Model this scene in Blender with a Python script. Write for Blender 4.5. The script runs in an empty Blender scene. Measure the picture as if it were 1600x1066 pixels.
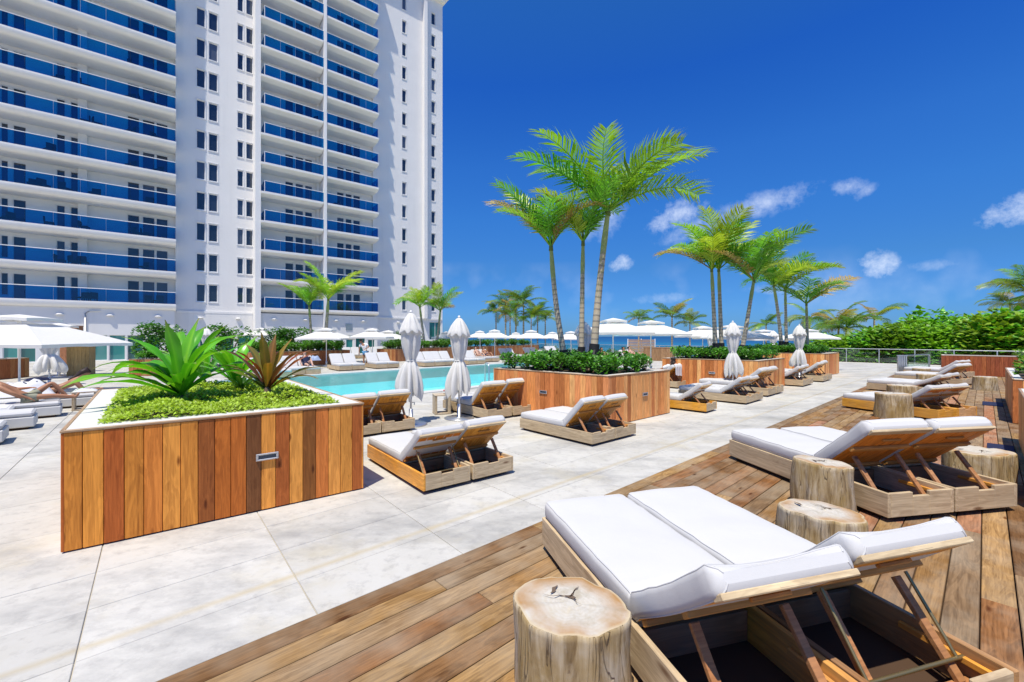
import bpy, math, random
from math import sin, cos, pi, radians, sqrt, atan2
from mathutils import Vector, Matrix, noise as mnoise
random.seed(7)
SC = bpy.context.scene
COL = SC.collection
V = Vector

# ------------------------------------------------------------------ camera, sky, sun, exposure
cd = bpy.data.cameras.new('camera'); cam = bpy.data.objects.new('camera', cd); COL.objects.link(cam)
cd.sensor_width = 36.0; cd.lens = 680.0 / 1600 * 36; cd.shift_y = -7 / 1600.0
cd.clip_start = 0.05; cd.clip_end = 60000
cam.location = (0, 0, 2.0); cam.rotation_euler = (pi / 2, 0, 0)
SC.camera = cam
SUN_EL = radians(68); SUN_H = V((-0.32, -0.947)).normalized()
W = bpy.data.worlds.new('World'); SC.world = W; W.use_nodes = True
SC.view_settings.view_transform = 'Standard'; SC.view_settings.look = 'None'
SC.view_settings.exposure = 0.66; SC.view_settings.gamma = 1.0
SC.view_settings.use_curve_mapping = False
SC.cycles.max_bounces = 8; SC.cycles.transparent_max_bounces = 16
SC.cycles.sample_clamp_indirect = 6.0
sl = bpy.data.lights.new('sun', 'SUN'); sl.energy = 3.6; sl.angle = radians(0.53); sl.color = (1.0, 0.93, 0.80)
so = bpy.data.objects.new('sun', sl); COL.objects.link(so)
sdir = V((SUN_H.x * cos(SUN_EL), SUN_H.y * cos(SUN_EL), sin(SUN_EL)))
so.rotation_euler = sdir.to_track_quat('Z', 'Y').to_euler(); so.location = (0, 0, 80)


class NT:
    """small node-tree writer"""
    def __init__(s, tree): s.t = tree; s.n = tree.nodes; s.l = tree.links
    def new(s, typ, **kw):
        n = s.n.new(typ)
        for k, v in kw.items():
            if k == 'i':
                for kk, vv in v.items():
                    if hasattr(vv, 'is_output'): s.l.new(vv, n.inputs[kk])
                    else: n.inputs[kk].default_value = vv
            else: setattr(n, k, v)
        return n
    def math(s, op, a, b=0.0, c=None, clamp=False):
        n = s.n.new('ShaderNodeMath'); n.operation = op; n.use_clamp = clamp
        for k, v in enumerate((a, b) if c is None else (a, b, c)):
            if hasattr(v, 'is_output'): s.l.new(v, n.inputs[k])
            else: n.inputs[k].default_value = v
        return n.outputs[0]
    def ramp(s, fac, stops):
        n = s.n.new('ShaderNodeValToRGB'); e = n.color_ramp.elements
        while len(e) < len(stops): e.new(0.5)
        for el, (p, c) in zip(e, stops):
            el.position = p; el.color = c if len(c) == 4 else (*c, 1)
        s.l.new(fac, n.inputs[0]); return n.outputs[0]
    def mix(s, fac, a, b, mode='MIX'):
        n = s.n.new('ShaderNodeMix'); n.data_type = 'RGBA'; n.blend_type = mode
        for k, v in ((0, fac), (6, a), (7, b)):
            if hasattr(v, 'is_output'): s.l.new(v, n.inputs[k])
            else: n.inputs[k].default_value = v if k == 0 else (*v, 1)[:4]
        return n.outputs[2]


def build_world():
    W.node_tree.nodes.clear(); t = NT(W.node_tree)
    sky = t.new('ShaderNodeTexSky', sky_type='NISHITA', sun_disc=False, sun_elevation=SUN_EL,
                sun_rotation=atan2(SUN_H.x, SUN_H.y), air_density=1.0, dust_density=0.15, ozone_density=3.0)
    tc = t.new('ShaderNodeTexCoord')
    el = t.new('ShaderNodeSeparateXYZ', i={0: tc.outputs['Generated']}).outputs[2]
    tint = t.ramp(el, [(0, (.08, .20, .53)), (.078, (.115, .25, .50)), (.148, (.165, .30, .48)), (.258, (.235, .39, .59)), (.36, (.28, .425, .66)), (.50, (.24, .39, .70)), (.62, (.42, .50, .70)), (1, (.90, .90, .92))])
    skyc = t.mix(1.0, t.new('ShaderNodeHueSaturation', i={'Saturation': 1.34, 'Value': 1.0, 'Color': sky.outputs[0]}).outputs[0], tint, 'MULTIPLY')
    nz = t.new('ShaderNodeTexNoise', i={'Vector': tc.outputs['Generated'], 'Scale': 34.0, 'Detail': 8.0, 'Roughness': .68})
    nz2 = t.new('ShaderNodeTexNoise', i={'Vector': tc.outputs['Generated'], 'Scale': 9.0, 'Detail': 3.0})
    sep = t.new('ShaderNodeSeparateXYZ', i={0: tc.outputs['Generated']})
    yy = t.math('MAXIMUM', sep.outputs[1], 0.05)
    u = t.math('DIVIDE', sep.outputs[0], yy); v = t.math('DIVIDE', sep.outputs[2], yy)
    total = None
    for (px, py, rx, ry, rot, st) in CLOUDS:
        cu, cv = (px - 800) / 680, (526 - py) / 680
        a = radians(rot); ca, sa = cos(a), sin(a)
        du = t.math('SUBTRACT', u, cu); dv = t.math('SUBTRACT', v, cv)
        p = t.math('ADD', t.math('MULTIPLY', du, ca), t.math('MULTIPLY', dv, sa))
        q = t.math('SUBTRACT', t.math('MULTIPLY', dv, ca), t.math('MULTIPLY', du, sa))
        p = t.math('DIVIDE', p, rx * 1.45 / 680); q = t.math('DIVIDE', q, ry * 1.5 / 680)
        r = t.math('ADD', t.math('MULTIPLY', p, p), t.math('MULTIPLY', q, q))
        m = t.math('MAXIMUM', t.math('SUBTRACT', 1.0, r), 0.0)
        m = t.math('MULTIPLY', t.math('MULTIPLY', t.math('ADD', m, t.math('MULTIPLY_ADD', nz.outputs[0], 2.6, -1.72)), .95, clamp=True), t.math('MULTIPLY', m, st * 2.2, clamp=True), clamp=True)
        total = m if total is None else t.math('MAXIMUM', total, m)
    cm = t.math('MULTIPLY', total, .62, clamp=True)
    # faint low wisps all round the horizon
    elev = sep.outputs[2]
    band = t.math('MULTIPLY', t.math('SUBTRACT', 0.17, elev), t.math('ADD', elev, 0.02))
    band = t.math('MULTIPLY', t.math('MAXIMUM', band, 0.0), 90.0, clamp=True)
    low = t.math('MULTIPLY', t.math('MAXIMUM', t.math('SUBTRACT', nz2.outputs[0], 0.52), 0.0), 2.6)
    low = t.math('MULTIPLY', t.math('MULTIPLY', low, band), t.math('MULTIPLY', nz.outputs[0], 1.6), clamp=True)
    fac = t.math('MAXIMUM', cm, t.math('MULTIPLY', low, 0.45), clamp=True)
    col = t.mix(t.math('MULTIPLY', fac, 0.85), skyc, (5.0, 5.3, 5.7))
    bg = t.new('ShaderNodeBackground', i={'Color': col, 'Strength': 0.145})
    out = t.new('ShaderNodeOutputWorld', i={'Surface': bg.outputs[0]})


CLOUDS = [(1058, 336, 44, 20, 24, .62), (1196, 318, 88, 18, 17, .36), (1090, 356, 60, 16, 20, .3), (1326, 293, 28, 13, 12, .36),
          (1352, 300, 22, 9, 28, .3), (1590, 326, 58, 20, 22, .75), (1372, 414, 32, 20, 0, .8), (970, 411, 20, 12, 25, .7),
          (942, 345, 40, 26, 40, .32), (1205, 452, 40, 8, 0, .25), (1040, 466, 50, 9, 5, .2), (1460, 415, 50, 9, 4, .2)]
build_world()

# ------------------------------------------------------------------ helpers
def G(px, py, z=0.0):
    d = py - 526.0
    return V(((px - 800) * (2 - z) / d, 680 * (2 - z) / d, z))
def at(px, Y, z=0.0): return V(((px - 800) * Y / 680, Y, z))
def zat(py, Y): return 2 + (526 - py) * Y / 680


class MB:
    """collects geometry for ONE mesh"""
    def __init__(s): s.v = []; s.f = []; s.sm = []; s.att = {}
    def add(s, vs, fs, smooth=False):
        b = len(s.v); s.v += [tuple(v) for v in vs]
        s.f += [tuple(i + b for i in f) for f in fs]; s.sm += [smooth] * len(fs); return s
    def box(s, x0, x1, y0, y1, z0, z1, M=None):
        vs = [V((x, y, z)) for z in (z0, z1) for y in (y0, y1) for x in (x0, x1)]
        if M: vs = [M @ v for v in vs]
        return s.add(vs, [(0, 2, 3, 1), (4, 5, 7, 6), (0, 1, 5, 4), (2, 6, 7, 3), (0, 4, 6, 2), (1, 3, 7, 5)])
    def cbox(s, x0, x1, y0, y1, z0, z1, b=.006, M=None):
        b = min(b, abs(x1 - x0) * .45, abs(y1 - y0) * .45, abs(z1 - z0) * .45)
        X, Y, Z = (x0, x1), (y0, y1), (z0, z1); S = (1, -1); vs = []; idx = {}
        for i in (0, 1):
            for j in (0, 1):
                for k in (0, 1):
                    for a in range(3):
                        p = [X[i] + S[i] * b, Y[j] + S[j] * b, Z[k] + S[k] * b]
                        p[a] = (X[i], Y[j], Z[k])[a]
                        idx[(i, j, k, a)] = len(vs); vs.append(V(p))
        fs = []
        def I(i, j, k, a): return idx[(i, j, k, a)]
        fs += [(I(0,0,0,0), I(0,0,1,0), I(0,1,1,0), I(0,1,0,0)), (I(1,0,0,0), I(1,1,0,0), I(1,1,1,0), I(1,0,1,0))]
        fs += [(I(0,0,0,1), I(1,0,0,1), I(1,0,1,1), I(0,0,1,1)), (I(0,1,0,1), I(0,1,1,1), I(1,1,1,1), I(1,1,0,1))]
        fs += [(I(0,0,0,2), I(0,1,0,2), I(1,1,0,2), I(1,0,0,2)), (I(0,0,1,2), I(1,0,1,2), I(1,1,1,2), I(0,1,1,2))]
        for i in (0, 1):
            for j in (0, 1): fs.append((I(i,j,0,0), I(i,j,1,0), I(i,j,1,1), I(i,j,0,1)))
        for i in (0, 1):
            for k in (0, 1): fs.append((I(i,0,k,0), I(i,1,k,0), I(i,1,k,2), I(i,0,k,2)))
        for j in (0, 1):
            for k in (0, 1): fs.append((I(0,j,k,1), I(1,j,k,1), I(1,j,k,2), I(0,j,k,2)))
        for i in (0, 1):
            for j in (0, 1):
                for k in (0, 1): fs.append((I(i,j,k,0), I(i,j,k,1), I(i,j,k,2)))
        if M: vs = [M @ v for v in vs]
        return s.add(vs, fs)
    def bar(s, a, b, w, h, bev=.003, up=V((0, 0, 1))):
        a, b = V(a), V(b); y = (b - a); L = y.length; y.normalize()
        x = y.cross(up)
        if x.length < 1e-4: x = V((1, 0, 0))
        x.normalize(); z = x.cross(y)
        M = Matrix((x, y, z)).transposed().to_4x4(); M.translation = a
        return s.cbox(-w / 2, w / 2, 0, L, -h / 2, h / 2, bev, M)
    def loft(s, rings, cap0=True, cap1=True, smooth=True, closed=True):
        n = len(rings[0]); vs = [p for r in rings for p in r]; fs = []
        for i in range(len(rings) - 1):
            for j in range(n if closed else n - 1):
                k = (j + 1) % n
                fs.append((i * n + j, i * n + k, (i + 1) * n + k, (i + 1) * n + j))
        s.add(vs, fs, smooth)
        if cap0: s.add(rings[0], [tuple(range(n))[::-1]], smooth)
        if cap1: s.add(rings[-1], [tuple(range(n))], smooth)
        return s
    def tube(s, pts, rad, n=8, smooth=True):
        pts = [V(p) for p in pts]; rings = []
        if not hasattr(rad, '__len__'): rad = [rad] * len(pts)
        for i, p in enumerate(pts):
            d = (pts[min(i + 1, len(pts) - 1)] - pts[max(i - 1, 0)]).normalized()
            a = d.cross(V((0, 0, 1)) if abs(d.z) < .95 else V((1, 0, 0))).normalized(); b = d.cross(a)
            rings.append([p + (a * cos(2 * pi * k / n) + b * sin(2 * pi * k / n)) * rad[i] for k in range(n)])
        return s.loft(rings, smooth=smooth)
    def lathe(s, prof, n=16, smooth=True, c=(0, 0)):
        rings = [[(c[0] + r * cos(2 * pi * k / n), c[1] + r * sin(2 * pi * k / n), z) for k in range(n)] for r, z in prof]
        return s.loft(rings, smooth=smooth)
    def prism(s, poly, z0, z1):
        n = len(poly); vs = [(p[0], p[1], z0) for p in poly] + [(p[0], p[1], z1) for p in poly]
        fs = [tuple(range(n))[::-1], tuple(range(n, 2 * n))] + [(i, (i + 1) % n, n + (i + 1) % n, n + i) for i in range(n)]
        return s.add(vs, fs)
    def mesh(s, name, mat=None):
        me = bpy.data.meshes.new(name); me.from_pydata(s.v, [], s.f)
        me.polygons.foreach_set('use_smooth', s.sm)
        for k, vals in s.att.items():
            a = me.attributes.new(k, 'FLOAT', 'POINT'); a.data.foreach_set('value', vals)
        if mat: me.materials.append(mat)
        me.update(); return me


def O(name, data, parent=None, M=None, color=None, loc=None, rz=None, label=None, cat=None, group=None, kind=None, scale=None):
    if isinstance(data, MB): data = data.mesh(name)
    o = bpy.data.objects.new(name, data); COL.objects.link(o)
    if parent: o.parent = parent
    if M is not None: o.matrix_local = M
    if loc is not None: o.location = loc
    if rz is not None: o.rotation_euler = (0, 0, rz)
    if scale is not None: o.scale = (scale,) * 3 if not hasattr(scale, '__len__') else scale
    if color: o.color = (*color, 1)[:4]
    if label: o['label'] = label
    if cat: o['category'] = cat
    if group: o['group'] = group
    if kind: o['kind'] = kind
    return o
def TH(name, label, cat, loc=(0, 0, 0), rz=0, group=None, scale=None):
    o = O(name, None, loc=loc, rz=rz, label=label, cat=cat, group=group, scale=scale); o.empty_display_size = .2; return o
def P(name, mb, mat, parent, color=None, M=None, label=None, kind=None):
    return O(name, mb.mesh(name, mat), parent, M=M, color=color, label=label, kind=kind)
def S(name, mb, mat): return O(name, mb.mesh(name, mat), kind='structure')

# ------------------------------------------------------------------ materials
def mat(name):
    m = bpy.data.materials.new(name); m.use_nodes = True; m.node_tree.nodes.clear()
    t = NT(m.node_tree); t.out = t.new('ShaderNodeOutputMaterial'); t.m = m; return t
def fin(t, **kw):
    b = t.new('ShaderNodeBsdfPrincipled', i=kw); t.l.new(b.outputs[0], t.out.inputs[0]); return t.m
def bump(t, h, strength=.3, dist=.01):
    return t.new('ShaderNodeBump', i={'Height': h, 'Strength': strength, 'Distance': dist}).outputs[0]
def plain(name, c, rough=.5, metal=0.0, nz=0.12, sc=6.0, spec=.4):
    t = mat(name); tc = t.new('ShaderNodeTexCoord')
    n = t.new('ShaderNodeTexNoise', i={'Vector': tc.outputs['Object'], 'Scale': sc, 'Detail': 5.0})
    f = t.math('MULTIPLY_ADD', n.outputs[0], 2 * nz, 1 - nz)
    col = t.mix(1.0, c, t.new('ShaderNodeCombineXYZ', i={0: f, 1: f, 2: f}).outputs[0], 'MULTIPLY')
    return fin(t, **{'Base Color': col, 'Roughness': rough, 'Metallic': metal, 'Specular IOR Level': spec})
def wood(name, axis=2, rough=.45, contrast=.55, gscale=1.0, weather=0.0, spec=.35, knots=True):
    """colour of each board comes from the object's own colour; grain runs along `axis` of the board"""
    t = mat(name); tc = t.new('ShaderNodeTexCoord'); oi = t.new('ShaderNodeObjectInfo')
    off = t.new('ShaderNodeVectorMath', operation='SCALE', i={0: (37.0, 91.0, 53.0), 'Scale': oi.outputs['Random']})
    p0 = t.new('ShaderNodeVectorMath', operation='ADD', i={0: tc.outputs['Object'], 1: off.outputs[0]})
    def stretched(k, scl):
        sv = [scl] * 3; sv[axis] = scl * k
        return t.new('ShaderNodeMapping', i={'Vector': p0.outputs[0], 'Scale': sv}).outputs[0]
    n1 = t.new('ShaderNodeTexNoise', i={'Vector': stretched(.05, 70 * gscale), 'Scale': 1.0, 'Detail': 4.0, 'Distortion': .4})
    n2 = t.new('ShaderNodeTexNoise', i={'Vector': stretched(.16, 10 * gscale), 'Scale': 1.0, 'Detail': 3.0, 'Distortion': 1.6})
    w = t.math('SINE', t.math('MULTIPLY', n2.outputs[0], 34.0))
    n3 = t.new('ShaderNodeTexNoise', i={'Vector': p0.outputs[0], 'Scale': 2.3, 'Detail': 4.0})
    g = t.math('MULTIPLY_ADD', n1.outputs[0], .5, t.math('MULTIPLY_ADD', w, .045, t.math('MULTIPLY', n2.outputs[0], .5)))
    lo = t.mix(1.0, oi.outputs['Color'], (1 - contrast, (1 - contrast) * .86, (1 - contrast) * .74), 'MULTIPLY')
    hi = t.mix(1.0, oi.outputs['Color'], (1.2, 1.18, 1.12), 'MULTIPLY')
    gg = t.new('ShaderNodeMapRange', i={0: g, 1: .28, 2: .68}).outputs[0]
    col = t.mix(gg, lo, hi)
    if weather:
        f = t.math('MULTIPLY', t.new('ShaderNodeMapRange', i={0: n3.outputs[0], 1: .38, 2: .7}).outputs[0], weather)
        col = t.mix(f, col, (.42, .35, .25))
    if knots:
        vo = t.new('ShaderNodeTexVoronoi', i={'Vector': stretched(.3, 5.0), 'Scale': 1.0})
        k = t.new('ShaderNodeMapRange', i={0: vo.outputs['Distance'], 1: .04, 2: .11}).outputs[0]
        col = t.mix(t.math('SUBTRACT', 1.0, k), col, t.mix(1.0, oi.outputs['Color'], (.35, .25, .2), 'MULTIPLY'))
    nb = bump(t, n1.outputs[0], .25, .004)
    return fin(t, **{'Base Color': col, 'Roughness': rough, 'Normal': nb, 'Specular IOR Level': spec})
def leaf(name, trans=.35, rough=.4, var=.5, spec=.4):
    t = mat(name); oi = t.new('ShaderNodeObjectInfo'); tc = t.new('ShaderNodeTexCoord')
    geo = t.new('ShaderNodeNewGeometry')
    r = geo.outputs['Random Per Island']
    f = t.math('MULTIPLY_ADD', r, var, 1 - var * .5)
    col = t.mix(1.0, oi.outputs['Color'], t.new('ShaderNodeCombineXYZ', i={0: f, 1: f, 2: t.math('MULTIPLY', f, .8)}).outputs[0], 'MULTIPLY')
    a = t.new('ShaderNodeAttribute', attribute_name='dry')
    n = t.new('ShaderNodeTexNoise', i={'Vector': tc.outputs['Object'], 'Scale': 5.0})
    d = t.math('MULTIPLY', a.outputs['Fac'], t.math('MULTIPLY', n.outputs[0], 1.8), clamp=True)
    col = t.mix(d, col, (.30, .17, .07))
    if 'strap' in name:
        ra = t.new('ShaderNodeAttribute', attribute_name='rib'); col = t.mix(t.math('MULTIPLY', t.math('POWER', ra.outputs['Fac'], 2.0), .45), col, t.mix(1.0, col, (2.6, 1.7, 2.0), 'MULTIPLY'))
        vn = t.new('ShaderNodeTexNoise', i={'Vector': t.new('ShaderNodeMapping', i={'Vector': tc.outputs['Object'], 'Scale': (2, 60, 2)}).outputs[0], 'Scale': 1.0, 'Detail': 3.0})
        col = t.mix(t.math('MULTIPLY', vn.outputs[0], .5), col, t.mix(1.0, col, (.5, .6, .5), 'MULTIPLY'))
    b = t.new('ShaderNodeBsdfPrincipled', i={'Base Color': col, 'Roughness': rough, 'Specular IOR Level': spec})
    tr = t.new('ShaderNodeBsdfTranslucent', i={'Color': t.mix(1.0, col, (1.5, 1.5, .7), 'MULTIPLY')})
    mx = t.new('ShaderNodeMixShader', i={0: trans, 1: b.outputs[0], 2: tr.outputs[0]})
    t.l.new(mx.outputs[0], t.out.inputs[0]); return t.m
def cloth(name, c, sc=260.0):
    t = mat(name); tc = t.new('ShaderNodeTexCoord')
    n = t.new('ShaderNodeTexNoise', i={'Vector': tc.outputs['Object'], 'Scale': 4.0, 'Detail': 4.0})
    w = t.new('ShaderNodeTexNoise', i={'Vector': tc.outputs['Object'], 'Scale': sc, 'Detail': 1.0})
    col = t.mix(n.outputs[0], tuple(x * .93 for x in c), c)
    h = t.math('MULTIPLY_ADD', w.outputs[0], .25, t.math('MULTIPLY', n.outputs[0], 3.0))
    b = t.new('ShaderNodeBsdfPrincipled', i={'Base Color': col, 'Roughness': .85, 'Specular IOR Level': .15, 'Normal': bump(t, h, .35, .006)})
    t.l.new(b.outputs[0], t.out.inputs[0]); return t.m
def canopy_mat(name, c):
    t = mat(name); tc = t.new('ShaderNodeTexCoord')
    n = t.new('ShaderNodeTexNoise', i={'Vector': tc.outputs['Object'], 'Scale': 9.0, 'Detail': 5.0})
    col = t.mix(n.outputs[0], tuple(x * .92 for x in c), c)
    b = t.new('ShaderNodeBsdfPrincipled', i={'Base Color': col, 'Roughness': .8, 'Specular IOR Level': .15, 'Normal': bump(t, n.outputs[0], .25, .02)})
    tr = t.new('ShaderNodeBsdfTranslucent', i={'Color': col})
    mx = t.new('ShaderNodeMixShader', i={0: .2, 1: b.outputs[0], 2: tr.outputs[0]})
    t.l.new(mx.outputs[0], t.out.inputs[0]); return t.m
def tinted_glass(name, tint, refl=.12, rough=.02):
    t = mat(name)
    a = t.new('ShaderNodeBsdfTransparent', i={'Color': (*tint, 1)})
    g = t.new('ShaderNodeBsdfGlossy', i={'Color': (1, 1, 1, 1), 'Roughness': rough})
    fr = t.new('ShaderNodeFresnel', i={'IOR': 1.5})
    f = t.math('MULTIPLY_ADD', fr.outputs[0], .6, refl * .3, clamp=True)
    mx = t.new('ShaderNodeMixShader', i={0: f, 1: a.outputs[0], 2: g.outputs[0]})
    t.l.new(mx.outputs[0], t.out.inputs[0]); return t.m
def concrete():
    t = mat('terrace concrete'); tc = t.new('ShaderNodeNewGeometry'); oi = t.new('ShaderNodeObjectInfo')
    p = tc.outputs['Position']
    n1 = t.new('ShaderNodeTexNoise', i={'Vector': p, 'Scale': .9, 'Detail': 6.0, 'Roughness': .62})
    n2 = t.new('ShaderNodeTexNoise', i={'Vector': p, 'Scale': 7.0, 'Detail': 8.0, 'Roughness': .7})
    mp = t.new('ShaderNodeMapping', i={'Vector': p, 'Rotation': (0, 0, radians(-43)), 'Scale': (.8, 1.5, 1)})
    n3 = t.new('ShaderNodeTexNoise', i={'Vector': mp.outputs[0], 'Scale': .8, 'Detail': 9.0, 'Roughness': .72})
    n4 = t.new('ShaderNodeTexNoise', i={'Vector': p, 'Scale': 90.0, 'Detail': 3.0})
    c = t.ramp(n1.outputs[0], [(.3, (.445, .43, .385)), (.5, (.525, .51, .465)), (.7, (.47, .445, .375))])
    c = t.mix(t.new('ShaderNodeMapRange', i={0: n3.outputs[0], 1: .47, 2: .68, 4: .85}).outputs[0], c, (.29, .285, .27))
    c = t.mix(t.new('ShaderNodeMapRange', i={0: n2.outputs[0], 1: .52, 2: .75, 4: .65}).outputs[0], c, (.27, .26, .245))
    c = t.mix(t.new('ShaderNodeMapRange', i={0: n1.outputs[0], 1: .55, 2: .75, 4: .35}).outputs[0], c, (.50, .43, .28))
    dl = t.new('ShaderNodeVectorMath', operation='DOT_PRODUCT', i={0: t.new('ShaderNodeVectorMath', operation='SUBTRACT', i={0: p, 1: (.297, 4.696, 0)}).outputs[0], 1: (-.677, .736, 0)}).outputs['Value']
    bd = t.math('ABSOLUTE', t.math('SUBTRACT', dl, t.math('MULTIPLY_ADD', n2.outputs[0], .05, .64)))
    bd = t.math('MULTIPLY', t.new('ShaderNodeMapRange', i={0: bd, 1: .06, 2: .0}).outputs[0], t.math('MULTIPLY', n1.outputs[0], 1.1))
    c = t.mix(bd, c, (.44, .36, .21))
    f = t.math('MULTIPLY_ADD', oi.outputs['Random'], .15, .92)
    c = t.mix(1.0, c, t.new('ShaderNodeCombineXYZ', i={0: f, 1: f, 2: f}).outputs[0], 'MULTIPLY')
    h = t.math('MULTIPLY_ADD', n4.outputs[0], .3, n2.outputs[0])
    return fin(t, **{'Base Color': c, 'Roughness': .7, 'Normal': bump(t, h, .25, .006), 'Specular IOR Level': .3})
def plaster(name, c, sc=.6):
    t = mat(name); p = t.new('ShaderNodeNewGeometry').outputs['Position']
    n = t.new('ShaderNodeTexNoise', i={'Vector': p, 'Scale': sc, 'Detail': 6.0})
    mp = t.new('ShaderNodeMapping', i={'Vector': p, 'Scale': (2, 2, .12)})
    n2 = t.new('ShaderNodeTexNoise', i={'Vector': mp.outputs[0], 'Scale': 1.2, 'Detail': 5.0})
    col = t.mix(n.outputs[0], tuple(x * .9 for x in c), c)
    col = t.mix(t.new('ShaderNodeMapRange', i={0: n2.outputs[0], 1: .55, 2: .8, 4: .22}).outputs[0], col, tuple(x * .72 for x in c))
    return fin(t, **{'Base Color': col, 'Roughness': .75, 'Specular IOR Level': .25})
def water(name, tint, refl, sc, floor=None):
    t = mat(name); p = t.new('ShaderNodeNewGeometry').outputs['Position']
    n = t.new('ShaderNodeTexNoise', i={'Vector': p, 'Scale': sc, 'Detail': 4.0, 'Distortion': .6})
    nb = bump(t, n.outputs[0], .5, .05)
    fr = t.new('ShaderNodeFresnel', i={'IOR': 1.33, 'Normal': nb})
    g = t.new('ShaderNodeBsdfGlossy', i={'Roughness': .08, 'Normal': nb})
    a = t.new('ShaderNodeBsdfTransparent', i={'Color': (*tint, 1)})
    mx = t.new('ShaderNodeMixShader', i={0: t.math('MULTIPLY', fr.outputs[0], refl), 1: a.outputs[0], 2: g.outputs[0]})
    t.l.new(mx.outputs[0], t.out.inputs[0]); return t.m
def sea_mat():
    t = mat('sea'); p = t.new('ShaderNodeNewGeometry').outputs['Position']
    d = t.new('ShaderNodeVectorMath', operation='DOT_PRODUCT', i={0: p, 1: (.72, .69, 0)}).outputs['Value']
    n = t.new('ShaderNodeTexNoise', i={'Vector': p, 'Scale': .02, 'Detail': 4.0})
    dd = t.math('ADD', d, t.math('MULTIPLY', n.outputs[0], 60.0))
    c = t.ramp(t.math('DIVIDE', dd, 1400.0), [(.06, (.10, .34, .34)), (.13, (.02, .17, .27)), (.32, (.008, .085, .20)), (1, (.006, .06, .16))])
    w = t.new('ShaderNodeTexNoise', i={'Vector': p, 'Scale': .8, 'Detail': 6.0})
    return fin(t, **{'Base Color': c, 'Roughness': .45, 'Specular IOR Level': .25, 'Normal': bump(t, w.outputs[0], .4, .3)})
def stump_top():
    t = mat('cut stump face'); tc = t.new('ShaderNodeTexCoord'); a = t.new('ShaderNodeAttribute', attribute_name='rad')
    oi = t.new('ShaderNodeObjectInfo')
    off = t.new('ShaderNodeVectorMath', operation='ADD', i={0: tc.outputs['Object'], 1: t.new('ShaderNodeCombineXYZ', i={0: t.math('MULTIPLY', oi.outputs['Random'], 40.0)}).outputs[0]})
    n = t.new('ShaderNodeTexNoise', i={'Vector': off.outputs[0], 'Scale': 9.0, 'Detail': 7.0, 'Roughness': .65})
    n2 = t.new('ShaderNodeTexNoise', i={'Vector': off.outputs[0], 'Scale': 3.2, 'Detail': 4.0})
    ring = t.math('SINE', t.math('MULTIPLY', t.math('ADD', a.outputs['Fac'], t.math('MULTIPLY', n2.outputs[0], .3)), 70.0))
    c = t.ramp(n.outputs[0], [(.3, (.38, .34, .26)), (.5, (.52, .49, .43)), (.75, (.46, .40, .29))])
    c = t.mix(t.math('MULTIPLY_ADD', ring, .07, .07), c, (.40, .30, .2))
    rim = t.math('MULTIPLY', t.new('ShaderNodeMapRange', i={0: a.outputs['Fac'], 1: .5, 2: .92}).outputs[0],
                 t.new('ShaderNodeMapRange', i={0: n2.outputs[0], 1: .36, 2: .56}).outputs[0])
    c = t.mix(t.math('MULTIPLY', rim, .9), c, (.36, .18, .045))
    c = t.mix(t.new('ShaderNodeMapRange', i={0: a.outputs['Fac'], 1: .93, 2: .99, 4: .8}).outputs[0], c, (.52, .43, .28))
    return fin(t, **{'Base Color': c, 'Roughness': .8, 'Normal': bump(t, n.outputs[0], .4, .01), 'Specular IOR Level': .2})
def stump_side():
    t = mat('weathered stump side'); tc = t.new('ShaderNodeTexCoord'); oi = t.new('ShaderNodeObjectInfo')
    off = t.new('ShaderNodeVectorMath', operation='ADD', i={0: tc.outputs['Object'], 1: t.new('ShaderNodeCombineXYZ', i={0: t.math('MULTIPLY', oi.outputs['Random'], 40.0)}).outputs[0]})
    def N(scl, s, d=6.0):
        m = t.new('ShaderNodeMapping', i={'Vector': off.outputs[0], 'Scale': scl})
        return t.new('ShaderNodeTexNoise', i={'Vector': m.outputs[0], 'Scale': s, 'Detail': d, 'Roughness': .6, 'Distortion': .5}).outputs[0]
    n1 = N((1, 1, .12), 22); n2 = N((1, 1, .6), 4); n3 = N((1, 1, .08), 9, 3); n4 = N((1, 1, 1), 30)
    c = t.ramp(n1, [(.33, (.20, .135, .065)), (.5, (.40, .30, .165)), (.68, (.55, .45, .29))])
    c = t.mix(t.new('ShaderNodeMapRange', i={0: n2, 1: .48, 2: .64, 4: .7}).outputs[0], c, (.33, .22, .07))
    c = t.mix(t.new('ShaderNodeMapRange', i={0: n2, 1: .48, 2: .3, 4: .55}).outputs[0], c, (.58, .55, .48))
    cr = t.new('ShaderNodeMapRange', i={0: t.math('ABSOLUTE', t.math('SUBTRACT', n3, .5)), 1: .0, 2: .012}).outputs[0]
    c = t.mix(t.math('MULTIPLY', t.math('SUBTRACT', 1.0, cr), .7), c, (.12, .085, .05))
    c = t.mix(t.new('ShaderNodeMapRange', i={0: n4, 1: .68, 2: .78, 4: .6}).outputs[0], c, (.15, .1, .06))
    h = t.math('ADD', n1, t.math('MULTIPLY', cr, .6))
    return fin(t, **{'Base Color': c, 'Roughness': .85, 'Normal': bump(t, h, .6, .015), 'Specular IOR Level': .2})
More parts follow.
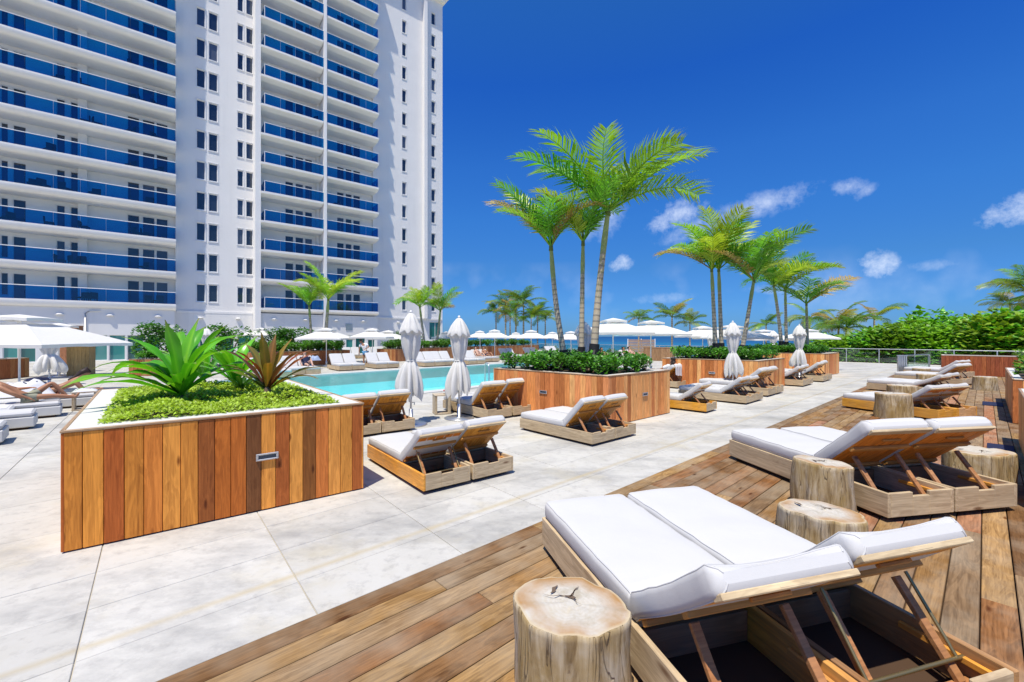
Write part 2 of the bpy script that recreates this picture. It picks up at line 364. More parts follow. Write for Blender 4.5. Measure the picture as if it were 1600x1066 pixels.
def trunk_mat(name, green):
    t = mat(name); tc = t.new('ShaderNodeTexCoord'); a = t.new('ShaderNodeAttribute', attribute_name='along')
    n = t.new('ShaderNodeTexNoise', i={'Vector': tc.outputs['Object'], 'Scale': 8.0, 'Detail': 5.0})
    f = a.outputs['Fac']
    s = t.math('FRACT', t.math('MULTIPLY_ADD', n.outputs[0], .35, t.math('MULTIPLY', f, 26.0)))
    c = t.mix(n.outputs[0], (.42, .33, .21), (.62, .55, .42))
    c = t.mix(t.new('ShaderNodeMapRange', i={0: s, 1: .78, 2: .86}).outputs[0], c, (.55, .52, .46))
    c = t.mix(t.new('ShaderNodeMapRange', i={0: s, 1: .66, 2: .74, 4: .6}).outputs[0], c, (.14, .10, .07))
    if green:
        gm = t.math('MULTIPLY', t.new('ShaderNodeMapRange', i={0: n.outputs[0], 1: .42, 2: .62}).outputs[0], t.new('ShaderNodeMapRange', i={0: f, 1: .35, 2: .75}).outputs[0])
        c = t.mix(t.math('MULTIPLY', gm, .8), c, (.24, .25, .07))
        c = t.mix(t.new('ShaderNodeMapRange', i={0: f, 1: .74, 2: .78}).outputs[0], c, t.mix(n.outputs[0], (.24, .32, .09), (.38, .42, .16)))
    else:
        c = t.mix(t.new('ShaderNodeMapRange', i={0: n.outputs[0], 1: .5, 2: .7, 4: .5}).outputs[0], c, (.35, .24, .12))
    return fin(t, **{'Base Color': c, 'Roughness': .8, 'Specular IOR Level': .2, 'Normal': bump(t, s, .25, .01)})
def deck_pane(name, c, refl=.5):
    t = mat(name); lw = t.new('ShaderNodeFresnel', i={'IOR': 1.6}); rn = t.new('ShaderNodeObjectInfo').outputs['Random']
    cc = t.ramp(rn, [(0, c), (.55, tuple(x * 1.5 for x in c)), (.8, tuple(x * 2.4 + .01 for x in c)), (1, tuple(x * 2 + .06 for x in c))])
    d = t.new('ShaderNodeBsdfPrincipled', i={'Base Color': cc, 'Roughness': .25, 'Specular IOR Level': .3})
    g = t.new('ShaderNodeBsdfGlossy', i={'Roughness': .03, 'Color': (.9, .95, 1, 1)})
    mx = t.new('ShaderNodeMixShader', i={0: t.math('MULTIPLY_ADD', lw.outputs[0], .65, refl * .04, clamp=True), 1: d.outputs[0], 2: g.outputs[0]})
    t.l.new(mx.outputs[0], t.out.inputs[0]); return t.m

M_conc = concrete()
M_joint = plain('sandy joint', (.44, .40, .32), .9, nz=.3, sc=3)
M_coping = plain('white pool coping', (.55, .545, .52), .6, nz=.06, sc=3)
M_cap = plain('white rendered planter cap', (.60, .59, .56), .7, nz=.05, sc=3)
M_plankV = wood('planter cladding', 2, .45, .42, spec=.2)
M_plankX = wood('deck board', 0, .72, .62, weather=.4, spec=.1)
M_woodY = wood('lounger wood', 1, .5, .42, weather=.25)
M_woodB = wood('back batten', 0, .5, .4, spec=.2); M_woodB2 = wood('back slat', 1, .5, .45, spec=.2)
M_woodX = wood('lounger cross wood', 0, .5, .42, weather=.2)
M_trim = wood('planter edge trim', 0, .5, .4, weather=.3, knots=False)
M_dark = plain('dark recess board', (.075, .045, .028), .85, spec=.1)
M_cush = cloth('white outdoor fabric', (.565, .56, .55))
M_towel = cloth('white towel', (.66, .66, .68), 120)
M_canopy = canopy_mat('white umbrella fabric', (.80, .785, .745))
M_white = plain('white powder coat', (.78, .78, .77), .4, nz=.04)
M_steel = plain('brushed aluminium', (.62, .63, .64), .35, .9, nz=.05)
M_brass = plain('aged brass rod', (.35, .27, .12), .4, .8)
M_black = plain('black sleeve', (.015, .015, .017), .7)
M_soil = plain('dark soil', (.05, .035, .022), .95, nz=.4, sc=20)
M_wall = plaster('white stucco', (.84, .82, .785))
M_slab = plaster('white balcony slab', (.85, .835, .80))
M_wallb = plaster('white ground floor stucco', (.80, .785, .75))
M_bglass = tinted_glass('blue balcony glass', (.10, .55, .83), .12)
M_cglass = tinted_glass('clear green glass', (.78, .90, .88), .10)
M_pane = deck_pane('dark window pane', (.012, .02, .035))
M_shop = deck_pane('teal shop glass', (.012, .10, .09))
M_frame = plain('white window frame', (.74, .74, .74), .5, nz=.03)
M_palm = leaf('palm leaf', .35, .38, .5)
M_strap = leaf('strap leaf', .3, .3, .25, .5)
M_shrub = leaf('shrub leaf', .3, .35, .9, .5)
M_cover = leaf('ground cover leaf', .3, .5, .7)
M_trunk = trunk_mat('ringed palm trunk', True)
M_trunk2 = trunk_mat('coconut trunk', False)
M_bark = plain('brown branch', (.13, .09, .06), .9, nz=.3, sc=12)
M_stT, M_stS = stump_top(), stump_side()
M_pool = water('pool water', (.60, .93, .93), .42, 2.6)
M_tile = plain('aqua pool tile', (.50, .84, .85), .5, nz=.08, sc=1.5)
M_sea = sea_mat()
M_sand = plain('beach sand', (.55, .47, .34), .95, nz=.15, sc=.3)
M_navy = plain('flat navy', (.012, .018, .06), .8, nz=.2, sc=30)
M_skin = plain('tanned skin', (.36, .17, .09), .5, nz=.1)
M_skin2 = plain('light skin', (.52, .31, .22), .5, nz=.1)
M_hair = plain('dark hair', (.035, .02, .014), .5, nz=.3, sc=60)
M_cred = plain('faded red', (.50, .06, .04), .5)

# ------------------------------------------------------------------ ground, terrace, deck, pool
def clip(poly, p, n):
    """part of poly where (x-p).n >= 0"""
    out = []
    for i in range(len(poly)):
        a, b = poly[i], poly[(i + 1) % len(poly)]
        da, db = (a - p).dot(n), (b - p).dot(n)
        if da >= 0: out.append(a)
        if (da > 0 > db) or (da < 0 < db): out.append(a + (b - a) * (da / (da - db)))
    return out
def area(p): return abs(sum(p[i].x * p[(i + 1) % len(p)].y - p[(i + 1) % len(p)].x * p[i].y for i in range(len(p)))) / 2
def minus(polys, quad):
    """convex polygons minus a convex ccw quad"""
    res = []
    for poly in polys:
        rest = poly
        for i in range(len(quad)):
            a, b = quad[i], quad[(i + 1) % len(quad)]
            n = V(((b - a).y, -(b - a).x)).normalized()
            o = clip(rest, a, n)
            if len(o) > 2 and area(o) > 1e-3: res.append(o)
            rest = clip(rest, a, -n)
            if len(rest) < 3 or area(rest) < 1e-4: rest = None; break
    return res
def ccw(q):
    s = sum(q[i].x * q[(i + 1) % len(q)].y - q[(i + 1) % len(q)].x * q[i].y for i in range(len(q)))
    return q if s > 0 else q[::-1]
v2 = lambda a: V((a[0], a[1]))
DE = v2((.297, 4.696)); DD = v2((.736, .677)); DN = v2((.677, -.736))        # deck edge, its run, its right-hand normal
DECK = ccw([DE + DD * -9, DE + DD * 29, DE + DD * 29 + DN * 5.2, DE + DD * -9 + DN * 5.2])
PB = v2((.707, .707)); PN = v2((-.707, .707)); PE = v2((-.83, 18.1))
POOL = ccw([PE - PB * 8, PE + PB * 12.8, PE + PB * 12.8 + PN * 9.6, PE - PB * 8 + PN * 9.6])
COP = ccw([PE - PB * 8.5 - PN * .5, PE + PB * 13.3 - PN * .5, PE + PB * 13.3 + PN * 10.1, PE - PB * 8.5 + PN * 10.1])
RA = v2((32, 28.7)); RD = v2((-.68, .733))                                      # glass railing line on the beach side
E1 = v2((.731, .682)); E2 = v2((-.636, .772))
TER = ccw([RA - RD * 42, RA + RD * 80, v2((-70, 60)), v2((-45, -14)), v2((10, -14))])

def ground():
    mb = MB()
    for p in minus(minus([TER], COP), DECK): mb.prism(p, -3.2, -.011)
    ter = S('terrace', mb, M_joint)
    tiles = []; org = G(438, 861).xy; LU, LV = 1.29, .66; g = .004
    for i in range(-34, 44):
        for j in range(-14, 72):
            c = org + E1 * (i + .5) * LU + E2 * (j + .5) * LV
            if c.y < 1.2 or abs(c.x) > c.y * 1.24 + 2.2 or (c - RA).dot(v2((.733, .68))) > -.9 or c.length > 60: continue
            a = org + E1 * (i * LU + g) + E2 * (j * LV + g * .55)
            q = ccw([a, a + E1 * (LU - 2 * g), a + E1 * (LU - 2 * g) + E2 * (LV - 1.1 * g), a + E2 * (LV - 1.1 * g)])
            ps = minus(minus([q], COP), DECK)
            if ps: tiles.append((c.length, c, ps))
    tiles.sort(key=lambda r: r[0])
    rest = MB()
    for k, (d, c, ps) in enumerate(tiles):
        h = random.uniform(-.0015, .0015)
        if k < 290:
            mb = MB()
            for p in ps:
                n = len(p); m = sum(p, v2((0, 0))) / n
                q = [m + (x - m) * (1 - .004 / max(.05, (x - m).length)) for x in p]
                mb.add([(x.x - c.x, x.y - c.y, h - .004) for x in p] + [(x.x - c.x, x.y - c.y, h) for x in q] + [(x.x - c.x, x.y - c.y, -.03) for x in p],
                       [tuple(range(n, 2 * n))] + [(i, (i + 1) % n, n + (i + 1) % n, n + i) for i in range(n)] +
                       [(2 * n + i, 2 * n + (i + 1) % n, (i + 1) % n, i) for i in range(n)])
            P('paving_slab', mb, M_conc, ter, M=Matrix.Translation((c.x, c.y, 0)))
        else:
            for p in ps: rest.add([(x.x, x.y, h) for x in p], [tuple(range(len(p)))])
    P('far_paving_slabs', rest, M_conc, ter, kind='stuff')
    # pool
    mb = MB()
    for p in minus([COP], POOL): mb.prism(p, -.6, .035)
    S('pool_coping', mb, M_coping)
    mb = MB(); q = POOL
    mb.add([(p.x, p.y, -1.25) for p in q] + [(p.x, p.y, -.02) for p in q], [(0, 1, 2, 3)] + [(i, 4 + i, 4 + (i + 1) % 4, (i + 1) % 4) for i in range(4)])
    S('pool_basin', mb, M_tile)
    mb = MB(); mb.add([(p.x, p.y, -.05) for p in q], [(0, 1, 2, 3)]); S('pool_water', mb, M_pool)
    # deck
    mb = MB(); mb.prism(DECK, -.6, -.03); dk = S('deck', mb, M_dark)
    pal = [(.27, .15, .055), (.32, .195, .08), (.19, .10, .042), (.28, .185, .10), (.26, .12, .045), (.22, .14, .075), (.35, .21, .085)]
    w = .19; rowm = {}; row = 0; o = 0.0; meshes = {}
    while o < 5.1:
        t = -8.5 + random.uniform(0, 2)
        while t < 28.5:
            L = random.choice((2.2, 2.8, 3.4, 4.0)); L = min(L, 28.9 - t)
            if L < .4: break
            key = (round(L, 2))
            if key not in meshes:
                b = MB(); b.cbox(.002, L - .004, -w / 2 + .0045, w / 2 - .0045, -.026, 0, .005); meshes[key] = b.mesh('deck_plank', M_plankX)
            p = DE + DD * t + DN * (o + w / 2)
            mid = p + DD * L * .5
            if mid.y > .6 or (p + DD * L).y > .6:
                c = random.choice(pal); f = random.uniform(.85, 1.15)
                red = random.random() < .12 and mid.x > 1.5
                if red: c = (.36, .165, .085)
                q = O('deck_plank', meshes[key], dk, color=tuple(x * f for x in c))
                q.matrix_local = Matrix.Translation((p.x, p.y, .004 + random.uniform(-.0015, .0015))) @ Matrix.Rotation(atan2(DD.y, DD.x), 4, 'Z')
            t += L
        o += w
    # beach, sea
    mb = MB(); mb.add([(-900, -300, -3.3), (900, -300, -3.3), (900, 900, -3.3), (-900, 900, -3.3)], [(0, 1, 2, 3)]); S('beach_sand', mb, M_sand)
    mb = MB(); n = v2((.733, .68)); p0 = RA + n * 55; A = p0 + RD * 40000; B = p0 - RD * 40000
    mb.add([(B.x, B.y, -3.1), (B.x + n.x * 40000, B.y + n.y * 40000, -3.1), (A.x + n.x * 40000, A.y + n.y * 40000, -3.1), (A.x, A.y, -3.1)], [(0, 1, 2, 3)])
    S('sea', mb, M_sea)
ground()

# ------------------------------------------------------------------ hotel tower
BU = V((.77, .638, 0)).normalized(); BN = V((BU.y, -BU.x, 0))                 # along the facade, out of the facade
def bp(s, c, z): return BU * s + BN * c + V((0, 0, z))
def spx(px, c):
    k = (px - 800) / 680
    return c * (BN.y * k - BN.x) / (BU.x - BU.y * k)
BM = Matrix((BU, BN, V((0, 0, 1)))).transposed().to_4x4()                     # local x along facade, y outwards
def hotel():
    top = 46.4; F0 = 4.33; FH = 2.9; NF = 15
    h = O('hotel_tower', None, label='tall white hotel tower with blue glass balconies behind the pool', cat='building'); h.matrix_world = BM
    def wall(name, s0, s1, c, z0, z1, holes, m, depth=.14, back=1.0):
        xs = sorted({s0, s1} | {x for q in holes for x in q[:2]}); zs = sorted({z0, z1} | {z for q in holes for z in q[2:]})
        mb = MB(); H = {}
        for q in holes:
            for i in range(len(xs) - 1):
                if q[0] - 1e-6 <= xs[i] and xs[i + 1] <= q[1] + 1e-6:
                    for k in range(len(zs) - 1):
                        if q[2] - 1e-6 <= zs[k] and zs[k + 1] <= q[3] + 1e-6: H[(i, k)] = 1
        for k in range(len(zs) - 1):
            i = 0
            while i < len(xs) - 1:
                if (i, k) in H: i += 1; continue
                j = i
                while j + 1 < len(xs) - 1 and (j + 1, k) not in H: j += 1
                mb.add([(xs[i], c, zs[k]), (xs[j + 1], c, zs[k]), (xs[j + 1], c, zs[k + 1]), (xs[i], c, zs[k + 1])], [(0, 1, 2, 3)])
                i = j + 1
        for (a, b, e, f) in holes:
            d = c - depth
            mb.add([(a, c, e), (b, c, e), (b, c, f), (a, c, f), (a, d, e), (b, d, e), (b, d, f), (a, d, f)],
                   [(0, 4, 5, 1), (1, 5, 6, 2), (2, 6, 7, 3), (3, 7, 4, 0)])
        mb.add([(s0, c, z0), (s0, c - back, z0), (s0, c - back, z1), (s0, c, z1), (s1, c, z0), (s1, c - back, z0), (s1, c - back, z1), (s1, c, z1)],
               [(0, 3, 2, 1), (4, 5, 6, 7), (3, 7, 6, 2)])
        return P(name, mb, m, h)
    fmesh = {}
    def glazing(name, a, b, e, f, c, pm, depth=.12, surround=False, mull=()):
        """a window or door: white frame with its pane as a sub-part"""
        w, t = round(b - a, 3), round(f - e, 3); key = (name, w, t, surround, mull, pm.name)
        if key not in fmesh:
            mb = MB(); y0, y1 = -depth, -depth + .05
            for x0, x1 in ((0, .045), (w - .045, w)): mb.box(x0, x1, y0, y1, 0, t)
            mb.box(.045, w - .045, y0, y1, 0, .045); mb.box(.045, w - .045, y0, y1, t - .045, t)
            for x in mull: mb.box(x - .03, x + .03, y0, y1, .045, t - .045)
            if surround:
                mb.box(-.07, w + .07, .002, .05, -.10, -.02); mb.box(-.07, -.003, .002, .035, -.02, t + .06); mb.box(w + .003, w + .07, .002, .035, -.02, t + .06)
                mb.box(-.07, w + .07, .002, .05, t + .062, t + .11)
            pb = MB(); pb.box(.045, w - .045, y0 + .006, y0 + .024, .045, t - .045)
            fmesh[key] = (mb.mesh(name, M_frame), pb.mesh('pane', pm))
        fr = O(name, fmesh[key][0], h, M=Matrix.Translation((a, c, e)))
        O('pane', fmesh[key][1], fr)
        return fr
    # --- wing walls
    cF, cB = -49.0, -51.0
    A0, A1 = -15.0, 1.7; B0, B1 = 8.5, 20.4
    hA, hB = [], []; gl = []
    for k in range(NF):
        z = F0 + .52 + FH * k
        for (x0, x1, lo, hi) in ((1, 13, .35, 2.1), (20, 41, .0, 2.1), (88, 102, .0, 2.1), (110, 124, .0, 2.1), (199, 218, 0, 2.1), (222.5, 242, 0, 2.1), (244, 262.5, 0, 2.1)):
            q = (spx(x0, cB), spx(x1, cB), z + lo + .02, z + hi); hA.append(q); gl.append(('balcony_door', q, cB))
        for (s0, s1, lo, hi) in ((-13.5, -12.6, 0, 2.1), (-12.4, -11.5, 0, 2.1)):
            q = (s0, s1, z + .02, z + hi); hA.append(q); gl.append(('balcony_door', q, cB))
        for x0, x1 in ((445.6, 458.6), (461.6, 474.2), (476.6, 488.2), (526.6, 537.6), (540, 549.8), (552, 563)):
            q = (spx(x0, cB), spx(x1, cB), z + .02, z + 2.1); hB.append(q); gl.append(('balcony_door', q, cB))
    wall('wall', A0, A1, cB, F0, top, hA, M_wall, back=6)
    wall('wall', B0, B1, cB, F0, top, hB, M_wall, back=6)
    cM, cT = -50.5, -50.7
    hM, hT = [], []
    for k in range(NF - 1):
        z = F0 + FH * k
        for x0, x1 in ((307, 320.6), (326.2, 340)):
            q = (spx(x0, cM), spx(x1, cM), z + .98, z + 2.62); hM.append(q); gl.append(('window', q, cM))
        for x0, x1 in ((371, 380), (384.6, 395)):
            q = (spx(x0, cM), spx(x1, cM), z + 1.0, z + 2.55); hM.append(q); gl.append(('window', q, cM))
        for x0, x1 in ((628.4, 634.6), (674, 680)):
            q = (spx(x0, cT), spx(x1, cT), z + 1.0, z + 2.5); hT.append(q); gl.append(('window', q, cT))
    T1 = 29.95
    wall('wall', A1 + .003, B0 - .6, cM, F0, top, hM, M_wall, back=6)
    gw = (spx(671, cT), spx(689, cT), 1.6, 3.9); hT.append(gw); gl.append(('shop_window', gw, cT))
    wall('wall', B1 + .003, T1, cT, 0, top, hT, M_wall, back=14)
    for name, q, c in gl:
        if name == 'shop_window': glazing(name, *q, c, M_shop, mull=((q[1] - q[0]) / 2,))
        else: glazing(name, *q, c, M_pane, surround=(name == 'window'))
    # --- balcony slabs, glass, handrails
    def slab(s0, s1, z, rounded):
        prof = [(cB + .01, z + .52), (cF, z + .52), (cF, z + .40)]
        if rounded:
            for k in range(1, 7):
                a = k / 6 * pi / 2; prof.append((cF - .42 * (1 - cos(a)), z + .40 - .40 * sin(a)))
        else: prof += [(cF, z + .33), (cF - .55, z + .08)]
        prof.append((cB + .01, z + .0 if rounded else z + .04))
        n = len(prof); mb = MB()
        mb.loft([[(s0, y, zz) for y, zz in prof], [(s1, y, zz) for y, zz in prof]], smooth=False)
        return P('balcony_slab', mb, M_slab, h)
    def panels(s0, s1, n):
        w = (s1 - s0) / n; b = MB(); b.box(.012, w - .012, -.012, 0, .03, 1.04); m1 = b.mesh('balcony_panel', M_bglass); return w, m1
    wa, mA = panels(A0 + .05, A1 - .06, 11); wb, mBp = panels(B0 + .2, 14.3, 4); wc, mCp = panels(14.62, B1 - .05, 4)
    rails = {}
    def rail(s0, s1, z, ends):
        L = round(s1 - s0, 3)
        if (L, ends) not in rails:
            b = MB(); b.cbox(0, L, -.045, .015, 1.045, 1.10, .01); b.box(0, L, -.035, .008, 0, .028)
            if ends:
                b.box(0, .05, -.045, .008, 0, 1.045)
            rails[(L, ends)] = b.mesh('handrail', M_white)
        O('handrail', rails[(L, ends)], h, M=Matrix.Translation((s0, cF - .03, z)))
    side = MB(); side.box(-.012, 0, 0, cF - cB - .16, .03, 1.04); side = side.mesh('end_panel', M_bglass)
    for k in range(NF):
        z = F0 + FH * k
        if z + .6 > top: break
        slab(A0, A1, z, True); slab(B0 - .12, 14.25, z, False); slab(14.66, B1 + .05, z, False)
        zt = z + .52
        for i in range(11): O('balcony_panel', mA, h, M=Matrix.Translation((A0 + .05 + i * wa, cF - .04, zt)))
        for i in range(4): O('balcony_panel', mBp, h, M=Matrix.Translation((B0 + .2 + i * wb, cF - .04, zt)))
        for i in range(4): O('balcony_panel', mCp, h, M=Matrix.Translation((14.62 + i * wc, cF - .04, zt)))
        rail(A0, A1 - .03, zt, False); rail(B0 + .15, 14.3, zt, True); rail(14.62, B1, zt, False)
        O('end_panel', side, h, M=Matrix.Translation((A1 - .03, cB + .02, zt)))
        O('end_panel', side, h, M=Matrix.Translation((B1 - .02, cB + .02, zt)))
        O('end_panel', side, h, M=Matrix.Translation((B0 + .16, cB + .02, zt)))
        # balcony furniture silhouettes: chairs and low tables
        if k < 8:
            for rep in range(6):
                s = random.choice([random.uniform(A0 + 1, A1 - 1), random.uniform(A0 + 8, A1 - 1), random.uniform(B0 + 1, B1 - 1)])
                if 13.8 < s < 15.1: continue
                b = MB(); a = random.uniform(0, 6.28); M = Matrix.Translation((s, -49.9, zt)) @ Matrix.Rotation(a, 4, 'Z')
                b.cbox(-.3, .3, -.3, .3, .28, .4, .03, M); b.cbox(-.3, .3, .22, .32, .4, .8, .03, M)
                for x in (-.26, .26):
                    for y in (-.26, .26): b.box(x - .02, x + .02, y - .02, y + .02, 0, .28, M)
                P('balcony_chair', b, M_black, h)
    # pilasters, fins
    mb = MB(); s = spx(129.5, cB); mb.box(s - .28, s + .28, cB + .003, cB + .3, F0 + .5, top); P('pilaster', mb, M_wall, h)
    mb = MB(); mb.box(14.30, 14.60, cB + .2, cF + .06, 0, top); P('pilaster', mb, M_slab, h)
    mb = MB(); mb.box(14.0, 14.28, cB + .003, cB + .4, F0 + .5, top); P('pilaster', mb, M_wall, h)
    mb = MB(); mb.box(B0 - .62, B0 - .14, cB, cF - .12, 0, top); P('pilaster', mb, M_slab, h)
    s = spx(662.5, cT); mb = MB(); mb.box(s - .22, s + .22, cT + .003, cT + .55, F0, top - 1.2); P('pilaster', mb, M_wall, h)
    mb = MB(); mb.box(B1 + .01, T1 - .1, cT + .003, cT + .1, F0 - .12, F0 + .06); P('string_course', mb, M_slab, h)
    mb = MB(); mb.box(A1 + .1, B0 - .65, cM + .003, cM + .12, F0 - .12, F0 + .08); P('string_course', mb, M_slab, h)
    mb = MB()
    mb.box(B1, T1 + .25, cT - 14, cT + .6, top, top + .25); mb.box(B1, T1 + .42, cT - 14, cT + .85, top + .25, top + .8)
    mb.box(A0, B1 - .003, cB - 6, cF + .3, top, top + .7)
    P('cornice', mb, M_slab, h)
    # ground floor
    def gf(s0, s1, c, ops):
        hs = [(spx(a, c), spx(b, c), .02, 2.12) for a, b in ops]
        wall('ground_floor_wall', s0, s1, c, 0, F0 - .003, hs, M_wallb, depth=.2, back=2)
        for q in hs: glazing('shop_door', *q, c, M_shop, .18)
    gf(A0 - 1, A1 - .1, -49.35, [(4, 28), (31, 56), (92, 108), (143, 168), (170.5, 196), (199, 224), (228, 250)])
    gf(A1 - .097, B0 - .63, -50.4, [(312, 334), (340, 366), (371, 393)])
    gf(B0 - .13, B1 - .003, -49.35, [(428, 450), (494, 506), (510, 521), (524, 537), (541, 552), (556, 571), (575, 586)])
    for px, c in ((93, -49.35), (172, -49.35), (247, -49.35), (313, -50.4), (372, -50.4), (428, -49.35), (477, -49.35), (525, -49.35), (567, -49.35), (622, cT)):
        mb = MB(); mb.lathe([(.02, 0), (.22, 0), (.24, .04), (.15, .12), (.02, .13)], 12)
        O('wall_light', mb.mesh('wall_light', M_wallb), h, M=Matrix.Translation((spx(px, c), c + .1, 3.72)) @ Matrix.Diagonal((1, .6, 1, 1)))
    mb = MB(); a = spx(540, -49.35)
    for i in range(9): mb.box(a, a + .75, -49.345, -49.30, 2.7 + i * .085, 2.7 + i * .085 + .06)
    P('vent_grille', mb, M_steel, h)
    mb = MB(); s = spx(133, -49.35); mb.tube([(s, -49.28, .0), (s, -49.28, 3.9), (s + .3, -49.28, 4.1), (s + .9, -49.28, 4.12)], .05, 6); P('drain_pipe', mb, M_wallb, h)
hotel()

# ------------------------------------------------------------------ planters
GOLD = [(0.694, 0.262, 0.042), (0.764, 0.304, 0.050), (0.521, 0.138, 0.029), (0.694, 0.262, 0.042), (0.729, 0.248, 0.046), (0.764, 0.317, 0.059), (0.799, 0.317, 0.055), (0.330, 0.103, 0.025), (0.590, 0.173, 0.029), (0.573, 0.166, 0.029),
        (0.226, 0.090, 0.032), (0.833, 0.345, 0.067), (0.435, 0.124, 0.029), (0.799, 0.345, 0.071), (0.260, 0.097, 0.024), (0.694, 0.221, 0.050), (0.799, 0.345, 0.075), (0.799, 0.345, 0.067), (0.451, 0.132, 0.032)]
PALE = [(0.770, 0.356, 0.124), (0.670, 0.242, 0.081), (0.850, 0.470, 0.184), (0.737, 0.299, 0.097), (0.553, 0.199, 0.065), (0.837, 0.413, 0.151), (0.703, 0.285, 0.108), (0.469, 0.171, 0.054)]
VENTM = {}
def step_light(parent, M):
    if not VENTM:
        b = MB(); b.cbox(-.115, .115, -.022, 0, -.04, -.022, .004); b.cbox(-.115, .115, -.022, 0, .022, .04, .004); b.cbox(-.115, -.09, -.022, 0, -.022, .022, .004); b.cbox(.09, .115, -.022, 0, -.022, .022, .004)
        VENTM['f'] = b.mesh('step_light', M_steel); b = MB(); b.box(-.09, .09, -.009, -.004, -.022, .022); VENTM['l'] = b.mesh('lens', plain('grey lens', (.06, .08, .10), .3))
    f = O('step_light', VENTM['f'], parent, M=M); O('lens', VENTM['l'], f)
def planter(label, corners, h, pal, faces=(0, 1, 2, 3), lights=(), capw=.3, planks=True, name='wood_clad_planter', group=None, pw=.147):
    """corners: near-left, near-right, far-right, far-left (any quad), faces: sides that get boards"""
    c = [v2(p) for p in corners]; ctr = sum(c, v2((0, 0))) / 4
    th = TH(name, label, 'planter', (ctr.x, ctr.y, 0), group=group)
    q = [p - ctr for p in c]
    def inset(d):
        out = []
        for i in range(4):
            a, b, e = q[i - 1], q[i], q[(i + 1) % 4]
            d1 = (b - a).normalized(); d2 = (e - b).normalized()
            n1 = v2((-d1.y, d1.x)); n2 = v2((-d2.y, d2.x))
            p1 = b + n1 * d; p2 = b + n2 * d
            den = d1.x * d2.y - d1.y * d2.x; t = ((p2 - p1).x * d2.y - (p2 - p1).y * d2.x) / den
            out.append(p1 + d1 * t)
        return out
    inn = inset(.028); mb = MB(); mb.prism(inn, .02, h - .035); P('core', mb, M_dark, th)
    o1, o2 = inset(.03), inset(capw); mb = MB()
    for i in range(4):
        j = (i + 1) % 4; mb.prism([o1[i], o1[j], o2[j], o2[i]], h - .05, h)
    P('cap', mb, M_cap, th)
    mb = MB(); mb.prism(o2, h - .09, h - .03); P('soil', mb, M_soil, th)
    cache = {}
    for i in faces:
        a, b = q[i], q[(i + 1) % 4]; L = (b - a).length; d = (b - a) / L; ang = atan2(d.y, d.x)
        n = max(1, round(L / pw)); w = L / n
        for k in range(n):
            m = Matrix.Translation((a.x + d.x * (k * w), a.y + d.y * (k * w), 0)) @ Matrix.Rotation(ang, 4, 'Z')
            key = (round(w, 4))
            if key not in cache:
                bb = MB(); bb.cbox(.0025, w - .0025, .004, .026, .015, h - .022, .004); cache[key] = bb.mesh('plank', M_plankV)
            col = pal[k % len(pal)] if (pal is GOLD and i == 0) else random.choice(pal)
            f = random.uniform(.9, 1.1)
            O('plank', cache[key], th, M=m @ Matrix.Translation((0, random.uniform(-.002, .002), 0)), color=tuple(x * f for x in col))
        mb = MB(); mb.cbox(-.004, L + .004, -.004, .032, h - .02, h + .006, .006)
        O('edge_trim', mb.mesh('edge_trim', M_trim), th, M=Matrix.Translation((a.x, a.y, 0)) @ Matrix.Rotation(ang, 4, 'Z'), color=(.42, .28, .17))
    for (i, f, z) in lights:
        a, b = q[i], q[(i + 1) % 4]; d = (b - a).normalized(); p = a + (b - a) * f
        step_light(th, Matrix.Translation((p.x, p.y, z)) @ Matrix.Rotation(atan2(d.y, d.x), 4, 'Z'))
    return th, [x + ctr for x in inset(capw)], ctr
def quadp(nc, l, r): nc, l, r = v2(nc), v2(l), v2(r); return [nc, r, r + l - nc, l]
p1a = G(93.8, 867).xy; p1b = G(568.5, 764.4).xy; dv = v2((-2.52, 3.03)).normalized() * 4.05
PL1 = planter('big golden brown wooden planter of strap leaved plants in the left foreground', [p1a, p1b, p1b + dv, p1a + dv], 1.13, GOLD, lights=((0, .6, .62),), capw=.3)
PL2 = planter('pale brown wooden planter holding three tall palms in the middle of the terrace', quadp((2.127, 9.605), (-.512, 12.0), (4.13, 11.37)), 1.13, PALE, lights=((0, .55, .6), (3, .49, .62)), capw=.2)
PL3 = planter('wooden palm planter with a closed umbrella in front, second from the middle one', quadp((8.81, 15.57), (6.09, 17.66), (11.05, 17.63)), 1.13, PALE, lights=((3, .55, .62),), capw=.2)
PL4 = planter('wooden palm planter farthest along the walkway, next to the glass railing', quadp((15.7, 21.9), (12.98, 24.0), (17.7, 23.55)), 1.13, PALE, capw=.2)
def dk(t, o): p = DE + DD * t + DN * o; return (p.x, p.y)
PR1 = planter('light wooden planter cut off by the right edge of the photo', [dk(4.2, 3.68), dk(4.2, 5), dk(9.2, 5), dk(9.2, 3.68)], 1.02, PALE, faces=(0, 2, 3), capw=.16)
PR2 = planter('light wooden planter behind the right edge one, beside the deck', [dk(11.8, 3.68), dk(11.8, 5), dk(17.3, 5), dk(17.3, 3.68)], 1.02, PALE, faces=(0, 2, 3), capw=.16)
e0 = v2((22.6, 22.9)); ed = v2((.72, -.69))
PR3 = planter('reddish wooden planter closing the far end of the deck', [e0, e0 + ed * 3.2, e0 + ed * 3.2 + v2((.9, .95)), e0 + v2((.9, .95))], 1.02,
              [(.36, .11, .045), (.42, .14, .05), (.31, .09, .04)], faces=(0, 3, 2), capw=.12)
